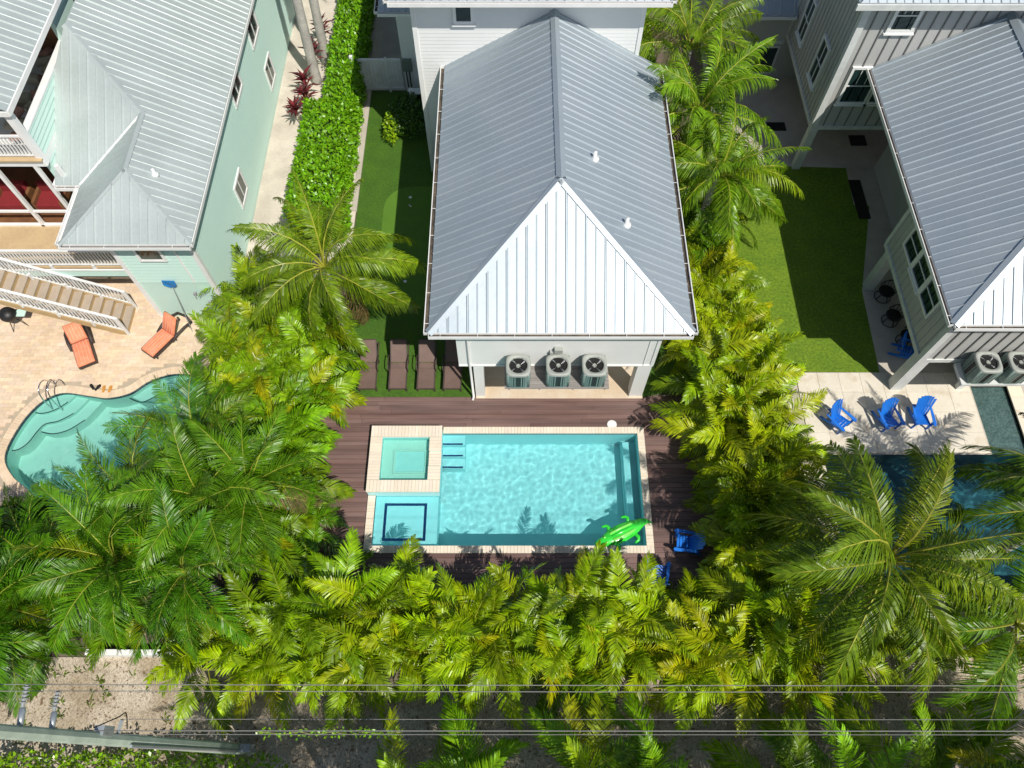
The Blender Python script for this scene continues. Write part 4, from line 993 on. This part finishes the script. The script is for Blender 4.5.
for x0, y0, x1, y1, lb in ((14.35,20.2,14.85,22.3,'dark doormat on the carport step edge'),(14.9,24.3,15.6,24.9,'dark rug in the shaded carport below the tall window'),(11.4,25.2,12.2,25.7,'dark mat beside the grey wall near the palms')):
    tag(B(x0,y0,-.006,x1,y1,.02).build('floor_mat','black_part'), lb, 'mat')

# ------------------------------------------------------------------ utility pole and wires
up = thing('utility_pole', 'pale green concrete utility pole rising from the alley', 'utility pole', (-7.6,.5,0))
m = MB(); m.tube([(-7.6,.5,-.05),(-7.62,.5,6),(-7.65,.5,14)], [.15,.125,.095], 8); m.build('shaft','pole_concrete',up)
for z in (11.35,10.45):
    a = MB(); a.tube([(-7.64,.55,z),(-7.66,.85,z+.03)], .05, 8); arm = a.build('arm','galvanised',up,True)
    a = MB(); a.tube([(-7.66,.85,z+.03),(-7.67,.9,z+.04),(-7.67,1.18,z+.07)], [.03,.03,.03], 8)
    for k in range(5): a.tube([(-7.665,.92+k*.055,z+.045+k*.006),(-7.665,.935+k*.055,z+.047+k*.006)], .06, 10)
    a.build('insulator','shingle_box',arm)
a = MB(); a.tube([(-7.62,.55,8.2),(-7.55,.85,8.3)], .035, 6); a.box(-7.68,.55,8.6,-7.5,.72,9.0); a.build('bracket','galvanised',up)
a = MB(); a.tube(smooth_line([(-7.55,.66,9.3),(-7.3,.85,9.0),(-7.4,.95,8.5),(-7.55,.7,8.0)]), .012, 5); a.build('cable_loop','black_part',up)
B(-7.48,.42,.9,-7.2,.62,1.4).build('cabinet','shingle_box',up); a = MB(); a.tube([(-7.45,.44,1.2),(-7.5,.40,7.8)], .035, 6); a.build('conduit','galvanised',up)
for i, (y, z, r, sag, x0, lb) in enumerate(((1.19,11.43,.0075,.25,-7.67,'pair of upper wires, the one nearer the palms'),(1.17,10.55,.0075,.25,-7.67,'pair of upper wires, the one nearer the alley'),
        (.86,8.3,.006,.2,-7.55,'thin middle wire above the gravel alley'),(.62,9.2,.0095,.2,-7.55,'thick lower wire above the gravel alley'),(.57,8.9,.006,.2,-7.55,'thin lower wire just under the thick wire'))):
    pts = []
    for k in range(41):
        x = x0+k*1.2; f = k/40; pts.append((x, y, z-sag*4*f*(1-f)))
    m = MB(); m.tube(pts, r, 5); m.tube([(x0-k*2, y, z-sag*.3*math.sin(k)) for k in range(12)], r, 5) if i in (0,1,3) else None
    tag(m.build('power_line','wire_grey',smooth=True), lb, 'wire', 'overhead wires along the alley')

# low white wall between palms and alley
for k, (x0, x1) in enumerate(((-12.9,-11.95),(-11.9,-10.2))):
    m = B(x0,3.05,-.05,x1,3.22,.42+k*-.05).build('garden_wall','white_paint'); tag(m, ('short end of the low white wall along the alley','longer piece of the low white wall along the alley')[k], 'wall')
m = B(-10.2,3.06,-.05,40,3.2,.35).build('garden_wall','concrete_pale'); tag(m, 'low concrete wall under the palm row along the alley', 'wall')
#PART3
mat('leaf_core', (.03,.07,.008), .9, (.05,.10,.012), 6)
# ------------------------------------------------------------------ palms
def frond_mesh(name, L, n, ll, lw, e0, bend, vee, droop, seed, tip=.55, r0=.02, stalk=.12, fwd=(62, 25), ragged=.1, curl=0.0, twist=0.0):
    """pinnate leaf: curved midrib from the origin along +X, leaflets on both sides"""
    rnd = random.Random(seed); N = 12; pts = [Vector((0,0,0))]; tang = []
    for i in range(N):
        f = (i+.5)/N; a = math.radians(e0-bend*f**1.25); d = Vector((math.cos(a), curl*f*.5, math.sin(a))).normalized(); tang.append(d); pts.append(pts[-1]+d*(L/N))
    m = MB(); m.tube(pts[::2], [r0*(1-.85*i/(N/2)) for i in range(N//2+1)], 4, mi=1, cap=False)
    for k in range(n):
        f = stalk+(1-stalk)*(k+.5)/n; q = f*N; i = min(int(q), N-1); p = pts[i].lerp(pts[i+1], q-i); T = tang[i]
        side0 = T.cross(Z_); side0 = Vector((0,-1,0)) if side0.length < .1 else side0.normalized()
        if side0.y > 0: side0 = -side0
        nn = T.cross(side0)
        if nn.z < 0 and e0-bend*f > -80: nn = -nn
        ang = math.radians(twist)*f**1.2; c_, s_ = math.cos(ang), math.sin(ang)
        side0, nn = side0*c_+nn*s_, nn*c_-side0*s_
        g = (f-stalk)/(1-stalk); prof = math.sin(math.pi*min(1, .16+.84*g*1.0))**.55 if g < 1 else 0
        prof = max(tip*.35, (min(1, .45+1.6*g) if g < .35 else 1.0)*(1-.62*max(0, g-.45)/.55))
        fa = math.radians(fwd[0]+(fwd[1]-fwd[0])*g)
        for s in (-1, 1):
            if rnd.random() < ragged*.5: continue
            l = ll*prof*rnd.uniform(.85, 1.1); v = math.radians(vee+rnd.uniform(-14, 14))
            lat = side0*s*math.cos(v)+nn*math.sin(v)
            d = (T*math.cos(fa)+lat*math.sin(fa)); d.normalize()
            d = (d+Vector((rnd.uniform(-.05,.05),rnd.uniform(-.05,.05),rnd.uniform(-.05,.05)))).normalized()
            w = lw*(.75+.25*prof)*rnd.uniform(.85,1.15)
            wd = (T-d*T.dot(d)).normalized(); wd = (wd+nn*rnd.uniform(-.22,.22)).normalized()
            a0 = p; a1 = p+d*l*.45+Vector((0,0,-droop*l*.10)); a2 = p+d*l*.8+Vector((0,0,-droop*l*.42)); a3 = p+d*l*.98+Vector((0,0,-droop*l*.80))
            t = rnd.uniform(.78,1.15); m.tone = (t*rnd.uniform(.92,1.1), t, t)
            m.add([a0-wd*w*.25, a0+wd*w*.25, a1+wd*w*.5, a1-wd*w*.5, a2+wd*w*.36, a2-wd*w*.36, a3], [(0,1,2,3),(3,2,4,5),(5,4,6)])
    return m.mesh(name, ['leaf', 'rachis'])
ARECA = [[frond_mesh('areca_frond', 1.95, 46, .56, .038, e, b, 14, .5, 100+i*7+j, r0=.016, stalk=.14, fwd=(58,30), ragged=.12, curl=c, twist=w) for j, (c, w) in enumerate(((0,10),(.7,-55),(-.7,55),(.3,70),(-.4,-30)))] for i, (e, b) in enumerate(((84,60),(66,78),(46,88),(24,80)))]
COCO = [[frond_mesh('coconut_frond', 3.6, 84, .74, .034, e, b, -10, .8, 300+i*7+j, r0=.038, stalk=.16, fwd=(64,28), ragged=.14, curl=c, twist=w) for j, (c, w) in enumerate(((.35,-60),(-.4,65),(.7,-85),(-.15,25)))] for i, (e, b) in enumerate(((80,75),(60,95),(36,95),(10,78),(-22,48)))]
DARK = [[frond_mesh('feather_frond', 3.0, 78, .78, .027, e, b, 14, .35, 500+i*7+j, r0=.028, stalk=.12, fwd=(60,30), ragged=.14, curl=c, twist=w) for j, (c, w) in enumerate(((.4,-50),(-.4,55),(.1,80),(-.7,-20)))] for i, (e, b) in enumerate(((78,50),(55,70),(30,72),(8,60)))]
def green(base, var=.25, yellow=0.0, ymax=1.0):
    k = U(1-var, 1+var); c = [x*k for x in base]
    if R() < yellow:
        f = U(.3, 1.0)*ymax; y = (.40*U(.85,1.1), .44*U(.9,1.1), .006); c = [a*(1-f)+b*f for a, b in zip(c, y)]
    return (c[0], c[1], c[2], 1)
def jitter(c, a=.22, b=.16):
    k = U(1-a, 1+a); return (c[0]*k*U(1-b, 1+b), c[1]*k, c[2]*k)
def add_frond(t, me, base, az, scale, color, roll=0, pitch=0, name='frond'):
    o = bpy.data.objects.new(name, me); COL.objects.link(o); o.parent = t; o.location = base; o.color = color
    o.rotation_euler = (roll, pitch, az); o.scale = (scale, scale, scale); return o
def clump(x, y, h, n, label, group, base=(.135,.235,.012), yellow=.25, spread=.42, scale=1.0, name='areca_palm', cat='palm', z0=0, var=.3):
    t = thing(name, label, cat, (x,y,z0), 0, group); base = jitter(base)
    stems = [(U(-spread,spread), U(-spread,spread), h*U(.34,.56)) for _ in range(max(4, n//4))]
    m = MB()
    for sx, sy, sz in stems: m.tube([(sx*.5,sy*.5,-.1),(sx*.85,sy*.85,sz*.6),(sx,sy,sz)], [.045,.035,.028], 5)
    o = bpy.data.objects.new('stem_cluster', m.mesh('stem_cluster','trunk_green',True)); COL.objects.link(o); o.parent = t
    a0 = U(0,6.3)
    for k in range(n):
        sx, sy, sz = stems[k % len(stems)]; f = k/n
        ring = 0 if f < .18 else 1 if f < .5 else 2 if f < .8 else 3
        az = a0+k*2.39996+U(-.35,.35); me = random.choice(ARECA[ring])
        add_frond(t, me, (sx,sy,sz-.12*ring), az, scale*U(.82,1.22), green(base, var, yellow), U(-.35,.35), U(-.12,.12))
    return t
def palm(x, y, h, rings, meshes, label, group, base, scale, name, lean=(0,0), trunk='trunk_grey', tr=.14, yellow=.1, dead=0, var=.2, az0=None):
    t = thing(name, label, 'palm', (x,y,0), 0, group); base = jitter(base)
    pts = [(0,0,-.1),(lean[0]*.25,lean[1]*.25,h*.35),(lean[0]*.6,lean[1]*.6,h*.7),(lean[0],lean[1],h)]
    q = smooth_line(pts, 7); m = MB(); m.tube(q, [tr*(1.35-.5*i/len(q))*(1+.05*(i%2)) for i in range(len(q))], 10)
    o = bpy.data.objects.new('trunk', m.mesh('trunk',trunk,True)); COL.objects.link(o); o.parent = t
    az = U(0,6.3) if az0 is None else az0
    for ring, cnt, dz in rings:
        for k in range(cnt):
            az += 2.39996+U(-.12,.12)
            if ring >= 0: add_frond(t, random.choice(meshes[ring]), (lean[0],lean[1],h+dz), az, scale*U(.88,1.1), green(base, var, yellow, .45), U(-.3,.3), U(-.1,.1))
    for k in range(dead):
        add_frond(t, meshes[-1][0], (lean[0],lean[1],h-.2), U(0,6.3), scale*.9, (.22*U(.8,1.2),.16,.08,1), U(-.3,.3), .5, 'dead_frond')
    return t
G_AR = (.250,.405,.004)
# row between the pool deck and the alley
rowx = [-6.9+i*.98 for i in range(17)]
for i, x in enumerate(rowx): clump(x+U(-.15,.15), (3.92 if not 4.2 < x < 6.6 else 4.05)+U(-.2,.2), (3.4+.5*(i % 3 == 0) if not 4.2 < x < 6.6 else 1.7)*U(.9,1.1), 15, f'areca palm between pool and alley, back row, {ORD[i]} from the left', 'areca hedge along the alley', G_AR, .16+.22*(i > 8), scale=.75 if 4.2 < x < 6.6 else 1.0)
for i, x in enumerate([-8.6+i*1.05 for i in range(18)]): clump(x+U(-.15,.15), 2.95+U(-.15,.15), 2.8*U(.9,1.1), 15, f'areca palm overhanging the alley wires, front row, {ORD[i]} from the left', 'areca hedge along the alley', G_AR, .16+.22*(i > 8))
for i, x in enumerate((10.3,11.5,12.7,13.9,15.1)): clump(x, 3.55+U(-.1,.1), 1.9, 13, f'low yellow areca palm under the big coconut palm, {ORD[i]} from the left', 'low arecas at the right end of the alley', (.27,.39,.004), .4, scale=.8)
# hedge on the right of the pool
cols = [(7.10, 5.6, 12, 1.0), (7.85, 5.1, 11, 1.1), (8.5, 4.8, 9, 1.1)]
for j, (x, y0, cnt, st) in enumerate(cols):
    for i in range(cnt):
        xx = x+U(-.15,.15)-(.25 if i*st+y0 > 14.5 else 0)+(.4 if j == 0 and i < 4 else 0)
        clump(xx, y0+i*st+U(-.15,.15), (2.7 if j < 2 else 2.3)*U(.88,1.1), 15, f'yellowing areca palm right of the pool, {("pool-side","middle","outer")[j]} line, {ORD[i]} from the alley', 'areca hedge right of the pool', (.275,.400,.004), .34, scale=.98)
for i, (x, y) in enumerate(((6.4,17.6),(7.6,18.2),(6.5,18.9),(7.8,19.6),(6.4,20.4),(7.2,21.6),(6.2,22.6))):
    clump(x, y, 2.6, 16, f'green areca palm beside the roof edge, {ORD[i]} behind the pool hedge', 'areca palms beside the roof', (.14,.29,.008), .12, scale=.95)
# left group
LG = [(-9.6,15.9,2.0),(-8.6,15.0,2.6),(-7.6,14.9,2.6),(-9.2,14.3,2.3),(-8.2,13.6,2.9),(-7.0,13.9,2.6),(-9.3,12.8,2.5),(-8.4,12.2,3.0),(-7.4,12.6,2.6),(-7.0,11.6,2.2),(-9.2,11.2,2.8),(-7.9,10.9,3.0),(-7.3,10.2,2.5),(-8.9,9.6,2.9),(-7.7,8.9,2.9),(-7.5,8.2,2.3),(-8.3,7.6,2.8),(-7.6,6.2,2.8)]
for i, (x, y, h) in enumerate(LG): clump(x, y, h, 19, f'areca palm between terrace and brown deck, {ORD[i]} coming from the green house', 'areca palms left of the deck', (.175,.335,.006), .10, scale=.98)
for i, (x, y, h) in enumerate(((-14.3,3.7,1.6),(-12.5,4.3,1.3),(-11.3,4.3,1.3),(-15.6,3.9,1.6),(-12.2,5.6,1.8),(-14.6,6.0,1.6),(-6.6,6.8,2.0),(-6.3,5.8,2.0))):
    clump(x, y, h, 14, f'low areca palm filling the thicket behind the white wall, {ORD[i]} of eight', 'low areca palms in the thicket', (.12,.27,.006), .08, scale=.85)
# tall feather palms, lower left
FE = [(-10.9,7.1,2.9,'glossy feather palm leaning fronds over the kidney pool'),(-8.9,6.9,3.5,'glossy feather palm reaching towards the brown deck'),(-11.0,5.0,3.4,'glossy feather palm behind the low white wall'),
      (-13.4,5.2,2.8,'glossy feather palm left of the kidney pool end'),(-13.8,3.9,3.6,'tall glossy feather palm at the left edge above the alley'),(-15.9,4.6,3.0,'glossy feather palm in the lower left corner thicket'),(-9.3,5.0,3.2,'glossy feather palm between white wall and deck'),(-10.0,8.9,2.4,'short glossy feather palm dipping over kidney pool'),(-16.4,3.2,3.6,'feather palm at the far left alley edge'),(-14.2,3.4,2.9,'feather palm drooping over the low white wall'),(-14.9,2.5,3.2,'feather palm behind the pole insulators'),(-7.7,7.3,3.2,'feather palm throwing fronds across the deck beside the sun shelf')]
for x, y, h, lb in FE: palm(x, y, h, ((0,4,.1),(1,8,.05),(2,6,0),(3,2,-.1)), DARK, lb, 'glossy feather palms', (.095,.245,.006), .92, 'feather_palm', (U(-.3,.3),U(-.2,.2)), tr=.11, yellow=.06, dead=1 if x > -9.5 else 0)
# coconut palms
CK = (.15,.275,.008)
palm(-6.2,14.4,4.3, ((0,4,.1),(1,8,.05),(2,8,0),(3,5,-.1)), COCO, 'coconut palm over the side path near the putting green', 'coconut palms', CK, .92, 'coconut_palm', (.1,.1), dead=1, yellow=.15)
palm(9.6,4.4,4.9, ((0,5,.1),(1,8,.05),(2,8,0),(3,7,-.1)), COCO, 'big coconut palm in front of the dark blue pool', 'coconut palms', (.105,.20,.006), 1.08, 'coconut_palm', (.1,.4), dead=2, yellow=.15)
palm(15.6,6.2,4.4, ((0,3,.1),(1,5,.05),(2,7,0),(3,4,-.1)), COCO, 'coconut palm at the right edge beyond the dark pool', 'coconut palms', (.105,.20,.006), 1.0, 'coconut_palm', (.2,.3), dead=1, yellow=.1)
palm(6.9,21.5,4.2, ((0,5,.1),(1,8,.05),(2,8,0),(3,4,-.1)), COCO, 'coconut palm beside the far corner of the white house', 'coconut palms', CK, .98, 'coconut_palm', (0,.1), dead=1, yellow=.15)
palm(7.3,18.9,3.7, ((0,4,.1),(1,7,.05),(2,7,0),(3,4,-.1)), COCO, 'coconut palm with drooping fronds over the shaded lawn', 'coconut palms', (.17,.285,.008), .92, 'coconut_palm', (.1,.1), dead=1, yellow=.2)
palm(6.9,24.9,4.4, ((0,5,.1),(1,8,.05),(2,7,0)), COCO, 'coconut palm at the top edge between white and grey houses', 'coconut palms', CK, .95, 'coconut_palm', (0,0), yellow=.15)
palm(13.2,3.2,3.9, ((1,5,.05),(2,6,0),(3,3,-.1)), COCO, 'coconut palm in the lower right corner behind the wires', 'coconut palms', (.105,.20,.006), .9, 'coconut_palm', (0,.2), yellow=.1)
# two grey trunks by the side path, crowns above the frame
palm(-9.05,28.3,8.5, ((0,3,.1),(1,6,.05),(2,5,0)), COCO, 'smooth grey palm trunk nearest the side path', 'tall grey palms by the side path', CK, .9, 'tall_palm', (.1,.8), tr=.17)
palm(-8.75,29.6,8.8, ((0,3,.1),(1,6,.05),(2,5,0)), COCO, 'smooth grey palm trunk beside the hedge, farther back', 'tall grey palms by the side path', CK, .9, 'tall_palm', (.3,.8), tr=.16)
# near side of the alley: palms at the bottom edge and the thicket that shades the gravel
NS = [(-2.7,-.35,3.1,0),(-.8,-.5,3.3,0),(2.0,-.35,3.0,0),(3.4,-.4,3.4,0),(7.2,-.4,3.2,0),(8.9,-.3,3.4,0),(10.6,-.5,3.3,0),(12.5,-.3,3.4,0),(14.4,-.4,3.3,0)]
NL = ['first','second','third','fourth','fifth','sixth','seventh','eighth','ninth','tenth','eleventh','twelfth']
for i, (x, y, h, _) in enumerate(sorted(NS)): clump(x, y, h+1.3, 15, f'areca palm on the near side of the alley, {NL[i]} from the left', 'areca palms on the near side of the alley', (.20,.38,.006), .12, scale=1.1)
for i in range(12):
    x = -5.6+i*1.95; palm(x, -2.4+U(-.25,.25), 5.9, ((1,5,.05),(2,8,0),(3,5,-.1)), DARK, f'tall feather palm just outside the bottom edge, shading the alley, {ORD[i]} from left', 'palms shading the alley', (.05,.14,.008), .8, 'feather_palm', (0,0), tr=.12)

# ------------------------------------------------------------------ hedge, shrubs and small plants
def leaf_cloud(m, pts_n, size, rnd, up=.35):
    for p, n in pts_n:
        d = Vector((rnd.uniform(-1,1),rnd.uniform(-1,1),rnd.uniform(-.4,.9))); d = (d+n*.5).normalized(); nn = (n+Vector((rnd.uniform(-.7,.7),rnd.uniform(-.7,.7),rnd.uniform(0,.8)))).normalized()
        s_ = d.cross(nn)
        if s_.length < .05: continue
        s_.normalize(); l = size*rnd.uniform(.7,1.3); w = l*.30; t = rnd.uniform(.65,1.3); m.tone = (t*rnd.uniform(.85,1.2), t, t)
        m.add([p, p+d*l*.5+s_*w, p+d*l, p+d*l*.5-s_*w], [(0,1,2,3)])
def box_hedge(name, label, x0, y0, x1, y1, h, color, dens=330, size=.15, cat='hedge', group=None, bumpy=.16):
    t = thing(name, label, cat, ((x0+x1)/2,(y0+y1)/2,0), 0, group); rnd = random.Random(hash((x0,y0)) & 0xffff); cx, cy = (x0+x1)/2, (y0+y1)/2; m = MB(); pn = []
    w, d = x1-x0, y1-y0
    faces = [((0,0,1), w*d), ((1,0,0), d*h), ((-1,0,0), d*h), ((0,-1,0), w*h), ((0,1,0), w*h)]
    for n, area in faces:
        for _ in range(int(area*dens)):
            a, b = rnd.uniform(-.5,.5), rnd.uniform(-.5,.5); n_ = Vector(n)
            p = Vector((a*w, b*d, h)) if n[2] else Vector((n[0]*w/2, a*d, (b+.5)*h)) if n[0] else Vector((a*w, n[1]*d/2, (b+.5)*h))
            k = noise.noise((p+Vector((cx,cy,0)))*1.7)*bumpy+noise.noise((p+Vector((cx,cy,3)))*4.5)*bumpy*.6
            pn.append((p+n_*(k-rnd.random()**2*.16), n_))
    leaf_cloud(m, pn, size, rnd)
    o = bpy.data.objects.new('foliage', m.mesh('foliage','leaf_waxy')); COL.objects.link(o); o.parent = t; o.color = (*color,1)
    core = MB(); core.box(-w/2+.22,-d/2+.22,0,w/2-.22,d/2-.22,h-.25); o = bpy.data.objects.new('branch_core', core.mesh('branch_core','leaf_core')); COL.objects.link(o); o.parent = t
    return t
def shrub(name, label, x, y, rx, ry, h, color, n=900, size=.13, cat='shrub', group=None):
    t = thing(name, label, cat, (x,y,0), 0, group); rnd = random.Random(int(x*77+y*131) & 0xffff); m = MB(); pn = []
    for _ in range(n):
        a, z = rnd.uniform(0,6.283), rnd.uniform(-.5,1); r = math.sqrt(max(0,1-z*z)); v = Vector((r*math.cos(a), r*math.sin(a), z)); k = (1+.28*noise.noise(v*2.3+Vector((x,y,0))))*rnd.uniform(.7,1.0)
        pn.append((Vector((v.x*rx*k, v.y*ry*k, h*.5+v.z*h*.5*k)), v))
    leaf_cloud(m, pn, size, rnd); o = bpy.data.objects.new('foliage', m.mesh('foliage','leaf_waxy')); COL.objects.link(o); o.parent = t; o.color = (*color,1)
    m = MB()
    for k in range(4): a = k*1.6; m.tube([(0,0,-.05),(rx*.3*math.cos(a),ry*.3*math.sin(a),h*.35),(rx*.5*math.cos(a),ry*.5*math.sin(a),h*.65)], [.03,.02,.01], 5)
    o = bpy.data.objects.new('stem', m.mesh('stem','trunk_green')); COL.objects.link(o); o.parent = t
    return t
box_hedge('clipped_hedge', 'bright green clipped hedge between side path and turf, wide near part', -8.75, 19.0, -6.78, 25.2, 1.75, (.17,.40,.010))
box_hedge('clipped_hedge', 'bright green clipped hedge beyond the red plants, narrow far part', -8.0, 25.1, -6.82, 36.0, 1.8, (.165,.39,.010))
box_hedge('clipped_hedge', 'short green hedge block beside the far roof corner', 5.2, 24.5, 6.2, 33, 1.9, (.19,.37,.010))
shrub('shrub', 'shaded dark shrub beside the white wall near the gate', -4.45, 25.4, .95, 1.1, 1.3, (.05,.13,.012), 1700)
shrub('shrub', 'small sunlit yellow-green shrub on the turf edge', -5.25, 25.0, .38, .85, .9, (.24,.40,.010), 520)
for i in range(9): shrub('shrub', f'low bright shrub along the bottom left edge, {ORD[i]} from the left', -14.6+i*.95, -.1+U(-.1,.1), .65, .55, 1.5*U(.85,1.1), (.20,.38,.010), 420, group='shrubs along the bottom left edge')
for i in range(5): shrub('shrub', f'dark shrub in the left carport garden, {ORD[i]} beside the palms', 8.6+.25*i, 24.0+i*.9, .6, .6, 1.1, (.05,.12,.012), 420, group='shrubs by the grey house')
shrub('spiky_shrub', 'tufted green shrub at the lower end of the kidney pool', -16.0, 7.3, .8, .7, .9, (.10,.19,.012), 900, .22)
def cordyline(x, y, h, label):
    t = thing('cordyline_plant', label, 'plant', (x,y,0), 0, 'dark red plants by the side path')
    m = MB(); m.tube([(0,0,-.05),(0,0,h*.6)], [.03,.02], 5); o = bpy.data.objects.new('stem', m.mesh('stem','trunk_green')); COL.objects.link(o); o.parent = t
    lm = MB(); L = .55; lm.add([(0,-.01,0),(0,.01,0),(L*.45,.055,.16),(L*.45,-.055,.16),(L,0,.10)], [(0,1,2,3),(3,2,4)]); me = lm.mesh('blade_leaf','leaf_waxy')
    for k in range(26): add_frond(t, me, (0,0,h*(.3+.3*k/26)), k*2.4, U(1.0,1.5), green((.16,.025,.035),.4), 0, -U(.0,1.0), 'blade_leaf')
for i, (x, y) in enumerate(((-9.3,27.4),(-9.15,26.5),(-9.15,29.2),(-9.45,25.6),(-9.0,31.0))): cordyline(x, y, 1.5, f'dark red leafy plant between path and hedge, {ORD[i]} of five')
# weeds, fallen leaves and stones in the alley
rnd = random.Random(5); wm = MB()
for _ in range(260):
    x, y = rnd.uniform(-16,-8), rnd.uniform(.6,2.9)
    if noise.noise(Vector((x*1.3,y*1.3,2))) < .12: continue
    for k in range(7):
        a = rnd.uniform(0,6.28); l = rnd.uniform(.06,.16); wm.tone = rnd.uniform(.7,1.3); wm.add([(x,y,-.02),(x+l*math.cos(a)-.02*math.sin(a),y+l*math.sin(a)+.02*math.cos(a),.05),(x+1.6*l*math.cos(a),y+1.6*l*math.sin(a),.03)], [(0,1,2)])
o = wm.build('weeds','leaf_waxy'); o['kind'] = 'stuff'; o.color = (.12,.19,.02,1); o['label'] = 'sparse green weeds in the sunlit gravel'; o['category'] = 'weeds'
sm = MB()
for _ in range(2600):
    x, y = rnd.uniform(-16,17), rnd.uniform(-.2,3.0); r = rnd.uniform(.015,.05); t = rnd.uniform(.6,1.35); sm.tone = (t, t*rnd.uniform(.9,1), t*rnd.uniform(.75,1)); a = rnd.uniform(0,1.5)
    sm.rings([[(x+r*math.cos(a+k*1.571), y+r*.8*math.sin(a+k*1.571), -.025) for k in range(4)], [(x+.6*r*math.cos(a+.3+k*1.571), y+.5*r*math.sin(a+.3+k*1.571), -.02+r*.8) for k in range(4)]])
mat('stone', (.42,.37,.30), .9, (.30,.26,.21), 6, tone=1); o = sm.build('loose_stones','stone'); o['kind'] = 'stuff'; o['label'] = 'loose stones and litter scattered over the gravel alley'; o['category'] = 'stones'
for i, (x, y, a, lb) in enumerate(((-10.3,2.35,.5,'reddish dead frond lying on the sunlit gravel'),(5.6,2.55,1.1,'dry grey frond lying in the alley below the palms'))):
    t = thing('fallen_frond', lb, 'dead frond', (x,y,.02), a); add_frond(t, ARECA[3][0], (0,0,.02), 0, .35 if i == 0 else .8, (.28,.10,.05,1) if i == 0 else (.38,.33,.26,1), 0, .45)

# creeper on the lower wires
t = thing('creeper', 'leafy green creeper climbing along the lower wires', 'creeper', (-3.4,.6,8.7)); m = MB(); pn = []
for k in range(230):
    x = rnd.uniform(-1.35,1.3); pn.append((Vector((x, rnd.gauss(0,.04), rnd.gauss(0,.05)-.08)), Vector((0,0,1))))
leaf_cloud(m, pn, .07, rnd); o = bpy.data.objects.new('foliage', m.mesh('foliage','leaf_waxy')); COL.objects.link(o); o.parent = t; o.color = (.18,.38,.01,1)
m = MB(); m.tube([(-1.4+k*.1, .02*math.sin(k), -.06+.02*math.cos(k*1.7)) for k in range(28)], .008, 4); o = bpy.data.objects.new('stem', m.mesh('stem','trunk_green')); COL.objects.link(o); o.parent = t
